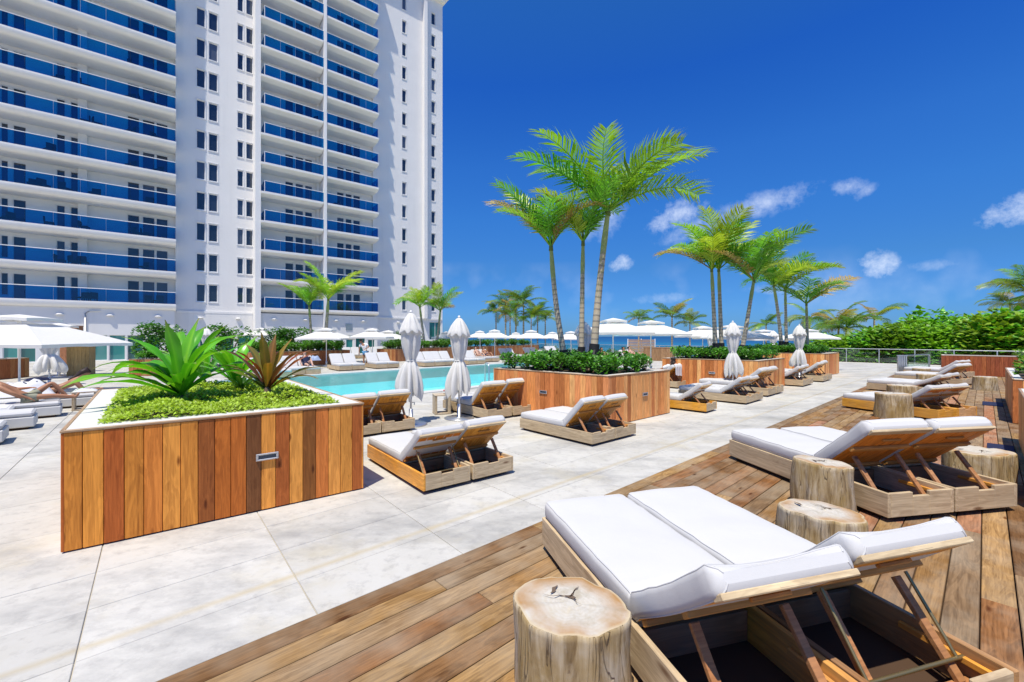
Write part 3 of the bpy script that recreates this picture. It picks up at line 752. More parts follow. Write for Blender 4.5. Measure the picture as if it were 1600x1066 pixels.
# low planters on the far side of the pool, along the hotel
def lowp(label, px0, px1, Y0, Y1, h=1.0, dep=2.2, zoff=0):
    a, b = at(px0, Y0).xy, at(px1, Y1).xy; d = (b - a).normalized(); n = v2((-d.y, d.x))
    return planter(label, [a, b, b + n * dep, a + n * dep], h, [(.38, .15, .06), (.44, .2, .085), (.33, .12, .05), (.47, .25, .11)], faces=(0, 1, 3), capw=.12, pw=.22)
PF = [lowp('low reddish wooden planter with two palms across the pool', 400, 547, 27.2, 32.6),
      lowp('low wooden planter with hedge behind the tall closed umbrellas, across the pool', 618, 716, 34.5, 41),
      lowp('long low wooden planter under the row of small far umbrellas', 722, 842, 41.5, 52),
      lowp('small wooden planter near the building, left of the pool', 236, 272, 22, 23.4, .85, 1.2),
      lowp('weathered wooden planter at the left edge behind the sunbathers', -60, 46, 18.6, 21.5, .95, 1.0)]

# ------------------------------------------------------------------ plants
def strap_leaf(L, w, el, droop, twist=0.0, n=11, wav=.0, seed=0):
    """long folded leaf growing along +x"""
    r = random.Random(seed); mb = MB(); rings = []; p = V((0.0, 0.0, 0.0)); a = el; ds = L / n; dry = []; rib = []
    ph = r.uniform(0, 6)
    for i in range(n + 1):
        t = i / n; ww = w * (.35 + 1.5 * t) * (1 - t ** 2.2) ** .8 if t < .9 else w * max(.0, (1 - t)) * 3.2
        ww = max(ww, .004)
        d = V((cos(a), 0, sin(a))); nn = V((-sin(a), 0, cos(a)))
        tw = twist * t; sd = V((0, cos(tw), 0)) + nn * sin(tw)
        up = nn * cos(tw) - V((0, sin(tw), 0))
        fold = ww * .42 * (1 - .5 * t); wv = wav * sin(t * 16 + ph) * ww
        rings.append([p - sd * ww + up * (fold + wv), p - sd * ww * .5 + up * (fold * .35 + wv * .4), p, p + sd * ww * .5 + up * (fold * .35 - wv * .4), p + sd * ww + up * (fold - wv)])
        dry += [max(0, t - .86) * 5] * 5; rib += [0, .15, 1, .15, 0]
        p = p + d * ds; a -= droop * ds / L * (.35 + 1.5 * t)
    mb.loft(rings, False, False, True, closed=False); mb.att['dry'] = dry; mb.att['rib'] = rib
    return mb
def strap_plant(label, loc, leaves, cols, stem=.12):
    th = TH('strap_leaved_plant', label, 'plant', loc)
    mb = MB(); mb.lathe([(.05, -.1), (.06, 0), (.045, stem), (.01, stem + .05)], 8); P('stem', mb, M_bark, th)
    for k, (az, el, L, w, dr, tw) in enumerate(leaves):
        mb = strap_leaf(L, w * 1.22, el, dr, tw, wav=.18, seed=k)
        c = random.choice(cols); f = random.uniform(.85, 1.15)
        O('leaf', mb.mesh('leaf', M_strap), th, M=Matrix.Translation((0, 0, stem * .7 + .01 * k / 3)) @ Matrix.Rotation(az, 4, 'Z'), color=tuple(x * f for x in c))
    return th
GR = [(.09, .38, .02), (.07, .30, .016), (.17, .48, .03), (.12, .42, .022)]
R = radians
strap_plant('bright green strap leaved plant with long arching leaves in the front planter', V((*G(283, 627, 1.12).xy, 1.06)),
            [(R(a), R(e), L, w, R(d), t) for a, e, L, w, d, t in [(100, 78, 1.25, .075, 60, .1), (75, 84, 1.15, .085, 20, 0), (265, 82, 1.1, .085, 15, .2), (20, 75, 1.2, .07, 40, -.2), (-15, 66, 1.05, .07, 75, .2),
             (150, 70, 1.0, .08, 85, .3), (175, 54, .95, .08, 80, .2), (168, 66, .9, .06, 95, -.3), (222, 60, 1.1, .06, 100, .3), (250, 30, 1.25, .07, 60, .2), (140, 40, 1.2, .07, 70, -.2), (320, 62, .9, .06, 80, .2), (195, 50, .9, .075, 90, -.1), (214, 40, .95, .07, 75, .3), (232, 36, 1.25, .075, 75, -.3), (188, 62, 1.15, .08, 140, .2), (160, 44, .95, .07, 80, .1),
             (-30, 42, .9, .065, 60, .1), (5, 38, 1.0, .07, 60, 0), (35, 45, 1.0, .07, 60, .1), (-60, 48, .7, .06, 60, .1), (240, 55, .95, .075, 90, .2), (-5, 74, 1.25, .075, 95, .3), (130, 80, 1.3, .07, 100, -.2), (290, 40, .5, .05, 60, 0),
             (55, 72, 1.2, .075, 80, .2), (115, 58, 1.2, .075, 60, .1), (200, 70, 1.05, .08, 60, -.2)]], GR)
RD_ = [(.17, .15, .03), (.22, .12, .03), (.30, .07, .03), (.15, .19, .03), (.24, .17, .035), (.12, .05, .03)]
strap_plant('bronze and red leaved plant beside the bright green one in the front planter', V((*G(418, 622, 1.12).xy, 1.06)),
            [(R(a), R(e), L, w, R(d), t) for a, e, L, w, d, t in [(185, 42, .85, .05, 60, .1), (175, 58, .95, .05, 50, .2), (150, 68, .9, .055, 50, 0), (90, 82, .85, .06, 20, .1), (60, 74, .85, .055, 30, .1), (0, 52, .95, .055, 45, .2), (15, 40, .95, .055, 60, -.2),
             (-10, 32, .85, .05, 55, .1), (-20, 58, .9, .055, 50, .2), (200, 52, .8, .05, 70, .1), (230, 70, .75, .055, 50, 0), (280, 80, .85, .055, 15, .3), (300, 58, .7, .05, 60, .1), (165, 36, .9, .05, 55, .1), (30, 60, .85, .05, 50, 0), (110, 60, .7, .05, 60, 0)]], RD_, .2)
strap_plant('smaller green strap leaved plant behind the bronze one', V((*G(368, 606, 1.12).xy, 1.06)),
            [(R(a), R(random.uniform(40, 80)), random.uniform(.8, 1.15), .06, R(random.uniform(40, 90)), .1) for a in range(0, 360, 26)], GR)
strap_plant('dark green strap leaved plant at the back of the front planter', V((*G(318, 600, 1.12).xy, 1.06)),
            [(R(a + 10), R(random.uniform(45, 80)), random.uniform(.8, 1.2), .065, R(random.uniform(40, 90)), .2) for a in range(0, 360, 30)], GR)
strap_plant('low dark green rosette under the bronze leaved plant', V((*G(377, 613, 1.12).xy, 1.06)),
            [(R(a), R(random.uniform(35, 65)), random.uniform(.25, .4), .035, R(60), .1) for a in range(0, 360, 36)], [(.03, .10, .015)])

def cover(poly, n, z0, size, label, cat, col, name='ground_cover'):
    mb = MB(); q = poly; dry = []
    for _ in range(n):
        a, b = random.random(), random.random()
        p = q[0] * (1 - a) * (1 - b) + q[1] * a * (1 - b) + q[2] * a * b + q[3] * (1 - a) * b
        hgt = .05 + .11 * max(0, mnoise.noise(V((p.x * 2.2, p.y * 2.2, 0))) + .35) * min(1, 12 * min(a, 1 - a, b, 1 - b) + .25)
        c = V((p.x, p.y, z0 + hgt * random.uniform(.55, 1)))
        az = random.uniform(0, 6.28); el = random.uniform(-.3, .9); L = size * random.uniform(.6, 1.3)
        d = V((cos(az) * cos(el), sin(az) * cos(el), sin(el))); s = V((-sin(az), cos(az), 0)) * L * .32
        mb.add([c, c + d * L * .5 + s, c + d * L, c + d * L * .5 - s], [(0, 1, 2, 3)])
    o = O(name, mb.mesh(name, M_cover), color=col, label=label, cat=cat, kind='stuff'); return o
pp = PL1[1]; pc = PL1[2]
cover([pc + (p - pc) * 1.05 for p in pp], 26000, 1.09, .045, 'lime green small leaved ground cover filling the front planter', 'ground cover', (.36, .50, .06))

def shrub_mesh(r, h, n, size, seed, stems=5, rnd=.45):
    rr = random.Random(seed); mb = MB()
    cl = [(V((rr.uniform(-r, r) * .75, rr.uniform(-r, r) * .75, h * rr.uniform(.35, .85))), rr.uniform(.3, .55) * r) for _ in range(9)]
    for _ in range(n):
        c, cr = rr.choice(cl)
        d = V((rr.gauss(0, 1), rr.gauss(0, 1), rr.gauss(.2, 1))).normalized()
        p = c + d * cr * rr.uniform(.7, 1.1)
        if p.z < .0: p.z = rr.uniform(0, .1)
        az = atan2(d.y, d.x) + rr.uniform(-1, 1); el = rr.uniform(-.5, .9); L = size * rr.uniform(.7, 1.3)
        f = V((cos(az) * cos(el), sin(az) * cos(el), sin(el))); s = V((-sin(az), cos(az), rr.uniform(-.4, .4))) * L * rnd
        up = f.cross(s).normalized() * L * .1
        mb.add([p, p + f * L * .45 + s - up, p + f * L + up * 0, p + f * L * .45 - s - up, p + f * L * .5 + up], [(0, 1, 4), (1, 2, 4), (2, 3, 4), (3, 0, 4)])
    return mb.mesh('foliage', M_shrub)
def stems_mesh(r, h, seed):
    rr = random.Random(seed); mb = MB()
    for k in range(5):
        a = rr.uniform(0, 6.28); e = V((cos(a) * r * .6, sin(a) * r * .6, h * .7))
        mb.tube([V((0, 0, -.05)), e * .5 + V((0, 0, .05)), e], [r * .05, r * .035, r * .015], 5)
    return mb.mesh('stem', M_bark)
SHM = [shrub_mesh(.30, .42, 300, .085, s) for s in range(4)]; SHS = [stems_mesh(.30, .42, s) for s in range(4)]
def shrub(loc, label, group, col, sc=1.0, name='shrub', ms=None, st=None, cat='shrub'):
    k = random.randrange(len(ms or SHM))
    th = TH(name, label, cat, loc, random.uniform(0, 6.28), group, scale=sc)
    O('foliage', (ms or SHM)[k], th, color=col); O('stem', (st or SHS)[k], th)
    return th
def fill_planter(pl, z, label, group, n, col, sc, edge=.12, name='shrub'):
    q, c = pl[1], pl[2]
    for k in range(n):
        a, b = (k % 5 + .5 + random.uniform(-.25, .25)) / 5, (k // 5 + .5 + random.uniform(-.2, .2)) / max(1, math.ceil(n / 5))
        p = q[0] * (1 - a) * (1 - b) + q[1] * a * (1 - b) + q[2] * a * b + q[3] * (1 - a) * b
        f = random.uniform(.75, 1.25)
        shrub((p.x, p.y, z), label, group, tuple(x * f for x in col), sc * random.uniform(.85, 1.2), name)
GSH = (.08, .25, .025)
fill_planter(PL2, 1.09, 'low glossy green shrub under the three middle palms', 'shrubs in the middle palm planter', 30, GSH, .95)
fill_planter(PL3, 1.09, 'low glossy green shrub in the second palm planter', 'shrubs in the second palm planter', 30, GSH, 1.0)
fill_planter(PL4, 1.09, 'low glossy green shrub in the farthest palm planter', 'shrubs in the farthest palm planter', 25, GSH, 1.0)
for pl, lab, n in ((PF[0], 'small bright green shrub in the low planter with two palms across the pool', 24), (PF[1], 'small green shrub in the low planter behind the closed umbrellas', 20), (PF[2], 'small green shrub in the low planter under the far umbrellas', 20)):
    fill_planter(pl, .95, lab, lab.replace('small', 'row of'), n, (.07, .20, .02), 1.5)
fill_planter(PF[3], .8, 'small shrub in the little planter left of the pool', 'shrubs in the little left planter', 5, GSH, .9)
# hedges in front of the hotel
HM = [shrub_mesh(1.3, 2.1, 1500, .17, 20 + s, rnd=.4) for s in range(3)]; HS = [stems_mesh(1.3, 2.1, s) for s in range(3)]
for k, (px, Y, z, sc) in enumerate(((252, 30, .2, 1.2), (357, 31, .2, 1.15), (430, 36, .2, 1.1), (462, 37, .2, 1.1), (400, 33, 0, .6), (330, 29, 0, .6), (618, 44, .2, 1.0), (640, 47, 0, .9), (700, 50, 0, .95), (725, 55, 0, .9))):
    shrub(at(px, Y, z), ['dark bushy hedge shrub against the left ground floor of the hotel', 'round dark green bush between the green plant and the small umbrella', 'wide dark hedge shrub left of the two palms by the hotel', 'dark hedge shrub just left of the palm trunks by the hotel',
          'low bush beneath the small umbrella near the hotel', 'low bush behind the front planter, near the hotel', 'dark shrub at the right corner of the hotel', 'shrub left of the hotel corner palms', 'shrub right of the hotel corner palms', 'shrub beyond the hotel corner under the far umbrellas'][k],
          None, (.05, .17, .02), sc, 'hedge_shrub', HM, HS)
# sea grape thicket beyond the glass railing, right
SGM = [shrub_mesh(2.4, 3.8, 5200, .23, 40 + s, rnd=.48) for s in range(3)]; SGS = [stems_mesh(2.4, 3.8, s) for s in range(3)]
nr = v2((.733, .68))
for k in range(26):
    t = -9.5 + (k % 13) * 1.75 + random.uniform(-.4, .4); row = k // 13
    p = RA + RD * t + nr * (5.6 + row * 3.4 + random.uniform(-.4, .6))
    zz = -3.2 if t < 10 else -3.8
    sc = (1.62 if t < 5 else 1.52 if t < 9 else 1.3) * random.uniform(.86, 1.1)
    shrub((p.x, p.y, zz), 'broad leaved sea grape bush in the thicket beyond the glass railing', 'sea grape bushes beyond the railing', (.16 * random.uniform(.65, 1.25), .37 * random.uniform(.7, 1.1), .025), sc, 'sea_grape_bush', SGM, SGS, 'bush')
for k in range(16):
    t = 14 + k * 2.6 + random.uniform(-.5, .5); p = RA + RD * t + nr * random.uniform(3.5, 9)
    shrub((p.x, p.y, -3.3), 'low beach bush beyond the railing, seen under the umbrellas', 'low bushes beyond the railing under the umbrellas', (.09, .19, .025), random.uniform(.75, 1.0), 'beach_bush', SGM, SGS, 'bush')

# ------------------------------------------------------------------ palms
def frond_mesh(L, droop, el, nl, leafL, seed, sweep=.0, vee=.6, dry=.6):
    """feather frond along +x; leaflets swept and lifted"""
    r = random.Random(seed); mb = MB(); dryv = []; pts = []; p = V((0, 0, 0)); a = el; n = 14; yaw = 0.0
    dirs = []
    for i in range(n + 1):
        t = i / n; d = V((cos(a) * cos(yaw), cos(a) * sin(yaw), sin(a))); pts.append(p.copy()); dirs.append(d)
        p = p + d * (L / n); a -= droop / n * (.4 + 1.3 * t); yaw += sweep / n * t * 2
    b0 = len(mb.v); mb.tube(pts, [.028 * (1 - .85 * i / n) * L / 2.2 for i in range(n + 1)], 5); dryv += [0] * (len(mb.v) - b0)
    for s in (-1, 1):
        for k in range(nl):
            t = .14 + .86 * (k + r.uniform(-.3, .3)) / nl; t = min(max(t, .05), .995); i = min(int(t * n), n - 1); f = t * n - i
            p = pts[i].lerp(pts[i + 1], f); d = dirs[i]
            side = V((0, 0, 1)).cross(d)
            side = side.normalized() if side.length > .05 else V((0, 1, 0)); up = d.cross(side)
            ll = leafL * (.45 + 2.3 * t * (1 - t) + .25 * (1 - t)) * r.uniform(.85, 1.1)
            fw = .45 + .55 * t + r.uniform(-.15, .15); v = vee * r.uniform(.3, 1.3) * (1 - .5 * t)
            ld = (side * s * 1.0 + d * fw + up * v).normalized()
            w = d * (.021 * L / 2.2 + .008) ; e1 = p + ld * ll * .5; dd = (ld + V((0, 0, -.5 - r.uniform(0, .5)))).normalized(); e2 = e1 + dd * ll * .55
            b0 = len(mb.v)
            mb.add([p - w * .5, p + w * .5, e1 - w * .85, e1 + w * .85, e2], [(0, 1, 3, 2), (2, 3, 4)])
            q = dry * max(0, t - .45) * r.uniform(0, 2.2)
            dryv += [0, 0, q * .5, q * .5, q + .3 * dry]
    mb.att['dry'] = dryv
    return mb.mesh('frond', M_palm)
FR_UP = [frond_mesh(2.55, R(dr), 0, 46, .72, 60 + i, sw, .75) for i, (dr, sw) in enumerate(((42, .2), (60, -.3), (75, .35), (30, .0), (55, .5)))]
FR_CO = [frond_mesh(3.2, R(dr), 0, 42, .85, 80 + i, sw, .15, .5) for i, (dr, sw) in enumerate(((70, .3), (95, -.2), (55, .2)))]
def palm(label, base, top, r0, fronds, mats=(M_trunk,), bend=None, sleeve=True, group=None, name='palm_tree', meshes=None, col=((.22, .44, .03), (.12, .37, .03), (.36, .49, .04)), shaft=True):
    r0 *= .84
    base, top = V(base), V(top); th = TH(name, label, 'palm tree', base, group=group)
    d = top - base; n = 12; bend = bend or V((0, 0, 0)); pts, rad, al = [], [], []
    for i in range(n + 1):
        t = i / n; pts.append(d * t + V(bend) * 4 * t * (1 - t))
        rad.append(r0 * (1.15 - .45 * t + (.25 * max(0, 1 - t * 8))) * (1.12 if shaft and .76 < t < .9 else (.8 if t > .95 else 1)))
    mb = MB(); mb.tube(pts, rad, 10); m = 10
    al = [i / n for i in range(n + 1) for _ in range(m)] + [0] * m + [1] * m; mb.att['along'] = al
    P('trunk', mb, mats[0], th)
    cr = O('crown', None, th, M=Matrix.Translation(d)); 
    mb = MB(); mb.lathe([(.02, -.15), (r0 * .8, -.1), (r0 * .6, .1), (.01, .3)], 8); hub = O('crown_heart', mb.mesh('crown_heart', M_palm), cr, color=(.16, .22, .05))
    for az, el, sc in fronds:
        me = random.choice(meshes or FR_UP); c = random.choice(col) if random.random() > .12 else (.36, .27, .09); f = random.uniform(.8, 1.2)
        M = Matrix.Rotation(R(az), 4, 'Z') @ Matrix.Rotation(-R(el), 4, 'Y') @ Matrix.Translation((r0 * .5, 0, 0)) @ Matrix.Rotation(random.uniform(-.5, .5), 4, 'X') @ Matrix.Scale(sc, 4)
        O('frond', me, cr, M=M, color=tuple(x * f for x in c))
    if sleeve:
        mb = MB(); mb.tube([pts[0] + d * .03, pts[1] * .9 + pts[2] * .1 + d * .0, pts[2], pts[2] + d * .02], r0 * 1.42, 10); P('black_sleeve', mb, M_black, th)
        for k in range(3):
            a = k * 2.1 + random.uniform(0, 1); mb = MB(); mb.bar(d * .17, V((cos(a) * .5, sin(a) * .5, .02)), .06, .06); P('prop', mb, M_black, th)
    return th
def adon(seed, n=9, lo=30, hi=72, sc=(.75, 1.05)):
    n -= 1; lo += 6; r = random.Random(seed); return [(k * 360 / n + r.uniform(-14, 14), r.uniform(lo, hi), r.uniform(*sc)) for k in range(n)]
Y2 = 11.9
palm('leaning palm leftmost of the three in the middle planter', at(887, Y2, 1.05), at(861, Y2 + .1, zat(385, Y2)), .095,
     [(175, 52, .85), (150, 62, .85), (205, 50, .7), (120, 70, .7), (60, 66, .75), (20, 58, .6), (-40, 60, .7), (255, 48, .8), (300, 62, .65), (170, 62, .9)], bend=V((-.06, 0, -.1)))
palm('straight slender palm in the centre of the middle planter', at(908, Y2 + .2, 1.05), at(911, Y2 + .2, zat(376, Y2)), .085,
     [(170, 56, .7), (90, 68, .8), (30, 62, .75), (-20, 55, .7), (230, 52, .8), (290, 56, .8), (60, 50, .7), (130, 60, .75), (0, 70, .8)])
palm('tallest palm, leaning right, in the middle planter', at(926, Y2 - .2, 1.05), at(950, Y2 - .1, zat(333, Y2)), .115,
     [(8, 33, 1.15), (-12, 44, 1.15), (20, 56, 1.2), (172, 47, 1.15), (190, 60, 1.1), (150, 54, 1.05), (110, 66, 1.0), (50, 60, 1.15), (245, 52, .9), (320, 54, 1.0)], bend=V((-.05, 0, -.1)))
Y3 = 17.6
palm('palm with left leaning crown in the second palm planter', at(1119, Y3, 1.05), at(1112, Y3, zat(421, Y3)), .1, adon(4, 10, 30, 70, (.85, 1.1)))
palm('palm standing close right of its twin in the second palm planter', at(1128, Y3 + .2, 1.05), at(1123, Y3 + .2, zat(420, Y3)), .1, adon(5, 10, 30, 72, (.85, 1.1)))
palm('palm leaning to the right in the second palm planter', at(1157, Y3 - .2, 1.05), at(1178, Y3, zat(438, Y3)), .1, adon(6, 10, 25, 70, (.85, 1.1)))
Y4 = 23.9
palm('left palm of the farthest palm planter', at(1222, Y4, 1.05), at(1209, Y4, zat(446, Y4)), .11, adon(7, 11, 22, 70, (1.0, 1.25)), bend=V((.05, 0, 0)))
palm('centre palm of the farthest palm planter', at(1229, Y4 + .3, 1.05), at(1227, Y4 + .3, zat(452, Y4)), .1, adon(8, 9, 25, 70, (.85, 1.1)))
palm('right palm with long right hand frond in the farthest palm planter', at(1262, Y4 + .4, 1.05), at(1260, Y4 + .4, zat(474, Y4)), .1, [(0, 38, 1.25), (12, 30, 1.1)] + adon(9, 7, 35, 72, (.8, 1.05)))
palm('short palm in front of the hotel balconies', at(488, 32.5, .9), at(483, 32.5, zat(478, 32.5)), .12, adon(10, 8, 40, 75, (.8, 1.0)), sleeve=False)
palm('taller windblown palm in front of the hotel balconies', at(507, 32, .9), at(513, 32, zat(468, 32)), .15, adon(11, 11, 20, 70, (1.0, 1.25)), sleeve=False)
palm('palm at the right corner of the hotel, the left one', at(664, 40, .9), at(656, 40, zat(480, 40)), .14, adon(12, 9, 20, 70, (.9, 1.2)), sleeve=False)
palm('palm at the right corner of the hotel, the right one', at(682, 41, .9), at(688, 41, zat(486, 41)), .14, adon(13, 9, 20, 70, (.9, 1.2)), sleeve=False)
def coco(label, px, Y, ytop, zb, seed, sc=1.0, group=None, n=13, lean=0.0):
    r = random.Random(seed); b = at(px - lean, Y, zb); t = at(px, Y, zat(ytop, Y))
    return palm(label, b, t, .16 * sc, [(k * 360 / n + r.uniform(-15, 15), r.uniform(-5, 70), sc * r.uniform(.8, 1.1)) for k in range(n)], (M_trunk2,), sleeve=False, name='coconut_palm', meshes=FR_CO, shaft=False,
                col=((.10, .24, .025), (.15, .30, .03), (.07, .19, .025), (.25, .32, .035)), group=group)
for k, (px, Y, yt, sc) in enumerate(((775, 66, 487, .9), (790, 64, 478, 1.05), (806, 68, 470, 1.1), (818, 62, 474, 1.1), (797, 60, 494, .9), (840, 66, 489, .9), (852, 70, 497, .9), (830, 60, 496, .8))):
    coco('coconut palm in the clump beyond the pool, between hotel and middle palms', px, Y, yt, -3.2, 100 + k, sc, 'coconut palms in the clump beyond the pool')
for k, (px, Y, yt, sc, lab) in enumerate(((998, 70, 498, .9, 'coconut palm top above the big umbrella right of the middle palms'), (1050, 66, 495, 1.15, 'taller coconut palm left of the second palm planter'), (1078, 66, 505, .9, 'shorter coconut palm left of the second palm planter'),
        (1197, 60, 508, .9, 'coconut palm between second and farthest palm planters'), (1265, 52, 497, 1.0, 'coconut palm behind the farthest palm planter'), (1310, 46, 506, .95, 'coconut palm left of the sea grape thicket'), (1322, 44, 514, .9, 'low yellowish coconut palm at the left end of the thicket'),
        (1366, 48, 498, .95, 'coconut palm rising out of the sea grape thicket'), (1604, 42, 452, 1.15, 'coconut palm top at the right edge of the photo'), (1578, 44, 476, .85, 'lower coconut palm at the right edge of the photo'), (1640, 40, 462, .9, 'coconut palm just past the right edge'))):
    coco(lab, px, Y, yt, -3.0, 200 + k, sc)
for k, (t, o, sc) in enumerate(((12.4, 4.3, 1.5), (13.8, 4.4, 1.3), (15.3, 4.3, 1.4), (16.6, 4.4, 1.2), (8.4, 4.5, 1.1), (7.2, 4.5, 1.1))):
    p = dk(t, o); shrub((*p, .97), 'leafy light green shrub in the planters at the right edge', 'shrubs in the right edge planters', (.12, .26, .02), sc, ms=SHM, st=SHS)

# ------------------------------------------------------------------ loungers
GREY = (.54, .43, .28); ORNG = (.72, .33, .05); YEL = (.76, .38, .04); BACK = (.70, .33, .06); BACK2 = (.66, .24, .035)
def mattress(theta, hinge, L, bl, w=.68, t=.12, sag=.0):
    """rounded cushion following the flat bed and the raised back"""
    path = []; z0 = .252
    for y in [L - .0, L - .006, L - .02, L - .042] + [L - .09 - k * .08 for k in range(13)] + [hinge + .12, hinge + .06]: path.append((y, z0, pi))
    for a in (.25, .5, .75): path.append((hinge + .06 - .06 * a * 1.6, z0 + .012 * a, pi - theta * a))
    for d in (.04, .09, .16, .23, .30, .37, .44, .51, .58, bl - .1, bl - .042, bl - .02, bl - .006, bl): path.append((hinge - d * cos(theta), z0 + .015 + d * sin(theta) - sag * sin(pi * min(1, d / bl)), pi - theta))
    n = len(path); rings = []
    def sec(ww, tt, r):
        r = min(r, tt * .46)
        pts = []
        for q, (cx, cz, a0) in enumerate(((ww / 2 - r, tt - r, 0), (-ww / 2 + r, tt - r, 1), (-ww / 2 + r, r, 2), (ww / 2 - r, r, 3))):
            for k in range(4):
                a = a0 * pi / 2 + k * pi / 6; pts.append((cx + r * cos(a), cz + r * sin(a)))
            if q == 0: pts += [(cx - (2 * cx) * k / 9, tt) for k in range(1, 9)]
        return pts
    for i, (y, z, a) in enumerate(path):
        e = min(i, n - 1 - i); ins = (.040, .022, .007, 0)[min(e, 3)]
        nv = V((0, -cos(a) * 0 + sin(a), -cos(a)));
        nv = V((0, sin(pi - a), cos(pi - a)))
        ring = []
        for x, h in sec(w - 2 * ins, t - 2 * ins, .032):
            h2 = h + ins; puff = (.010 if a > pi - .1 or sag == 0 else -.022) * (1 - (2 * x / w) ** 2) if h > t * .6 else 0
            wr = .006 * mnoise.noise(V((x * 4, i * .55, 2.0 + theta * 9))) + .0035 * mnoise.noise(V((x * 3, i * 1.3, 7.0))) if e > 1 else 0
            wr += .007 * abs(x / w * 2) ** 3 * mnoise.noise(V((i * 1.1, x * 9, 4))) if e > 1 else 0
            ring.append(V((x * (1 + .5 * wr), y, z)) + nv * (h2 + puff + (wr if h > t * .3 else 0)))
        rings.append(ring)
    mb = MB(); mb.loft(rings[::-1], smooth=True); pb = MB()
    for k in (2, 13, 18, 21): pb.tube([r[k] for r in rings], .0042, 5)
    for rg in (rings[2], rings[-3]): pb.tube([rg[k] for k in range(2, 14)], .0038, 5)
    return mb, pb
CH = {}; LG = {}
def chaise_meshes(th, rods):
    key = (round(th, 3), rods)
    if key in CH: return CH[key]
    L, Wd, hg, bl = 2.0, .70, .70, .74; w2 = Wd / 2; d = {}
    def B(name, mat_, *boxes):
        mb = MB()
        for bx in boxes: mb.cbox(*bx)
        d[name] = mb.mesh(name, mat_)
    B('side', M_woodY, (-.016, .016, 0, L, .045, .25, .004))
    mb = MB(); mb.cbox(-w2 + .034, -.09, 0, .03, .045, .25, .004); mb.cbox(.09, w2 - .034, 0, .03, .045, .25, .004); mb.cbox(-.0897, .0897, 0, .03, .045, .215, .004); d['head'] = mb.mesh('head_panel', M_woodX)
    B('foot', M_woodX, (-w2 + .034, w2 - .034, L - .03, L, .045, .25, .004))
    B('plinth', M_dark, (-w2 + .06, w2 - .06, .1, L - .06, 0, .05, .004))
    B('floor', M_dark, (-w2 + .035, w2 - .035, .032, hg, .052, .062, .002))
    B('bed', M_woodY, (-w2 + .034, w2 - .034, hg, L - .032, .222, .248, .003))
    B('divider', M_woodX, (-w2 + .034, w2 - .034, hg - .03, hg - .003, .063, .22, .003))
    B('cleat', M_woodY, (-.011, .011, .05, .42, .175, .205, .003))
    # backrest is modelled flat along -y from the hinge, then turned
    def Bk(y0, y1): return (-y1, -y0)
    mb = MB(); mb.cbox(-w2 + .03, w2 - .03, -.10, -.05, -.03, -.0005, .004); mb.cbox(-w2 + .03, w2 - .03, -.47, -.42, -.03, -.0005, .004)
    mb.cbox(-.10, .10, -.60, -.575, -.018, -.0005, .004)
    d['back'] = mb.mesh('backrest', M_woodB)
    mb = MB(); mb.cbox(-w2 + .02, w2 - .02, -bl, -bl + .06, .0, .026, .004); mb.box(-.07, .07, -bl - .0015, -bl + .01, .009, .015); d['rail'] = mb.mesh('head_rail', M_woodX)
    mb = MB(); mb.cbox(-.0625, .0625, -bl + .062, -.01, 0, .02, .004); d['slat'] = mb.mesh('slat', M_woodB2)
    RM = Matrix.Translation((0, hg, .255)) @ Matrix.Rotation(-th, 4, 'X')
    d['RM'] = RM
    hp = lambda x, y, z: RM @ V((x, y, z))
    for s in (-1, 1):
        mb = MB(); a = hp(s * .24, -.36, -.045); mb.bar(a, V((s * .24, max(.10, a.y - .26), .12)), .042, .026); d['strut%d' % s] = mb.mesh('strut', M_woodX)
    a = hp(0, -.36, -.045); y = max(.10, a.y - .26)
    mb = MB(); mb.bar(V((-w2 + .04, y, .10)), V((w2 - .04, y, .10)), .05, .035); d['cross'] = mb.mesh('crossbar', M_woodX)
    if rods:
        mb = MB(); q = [hp(-.27, -.40, -.035), V((-.27, y + .03, .2)), V((.27, y + .03, .2)), hp(.27, -.40, -.035)]
        mb.tube([q[0], q[1]], .008, 6); mb.tube([q[1] - V((.04, 0, 0)), q[2] + V((.04, 0, 0))], .009, 6); mb.tube([q[2], q[3]], .008, 6); d['rod'] = mb.mesh('support_rod', M_brass)
    m1, m2 = mattress(th, hg, L, bl, sag=.02 if rods or th < .66 else 0); d['mat'] = m1.mesh('mattress', M_cush); d['pip'] = m2.mesh('piping', M_cush)
    CH[key] = d; return d
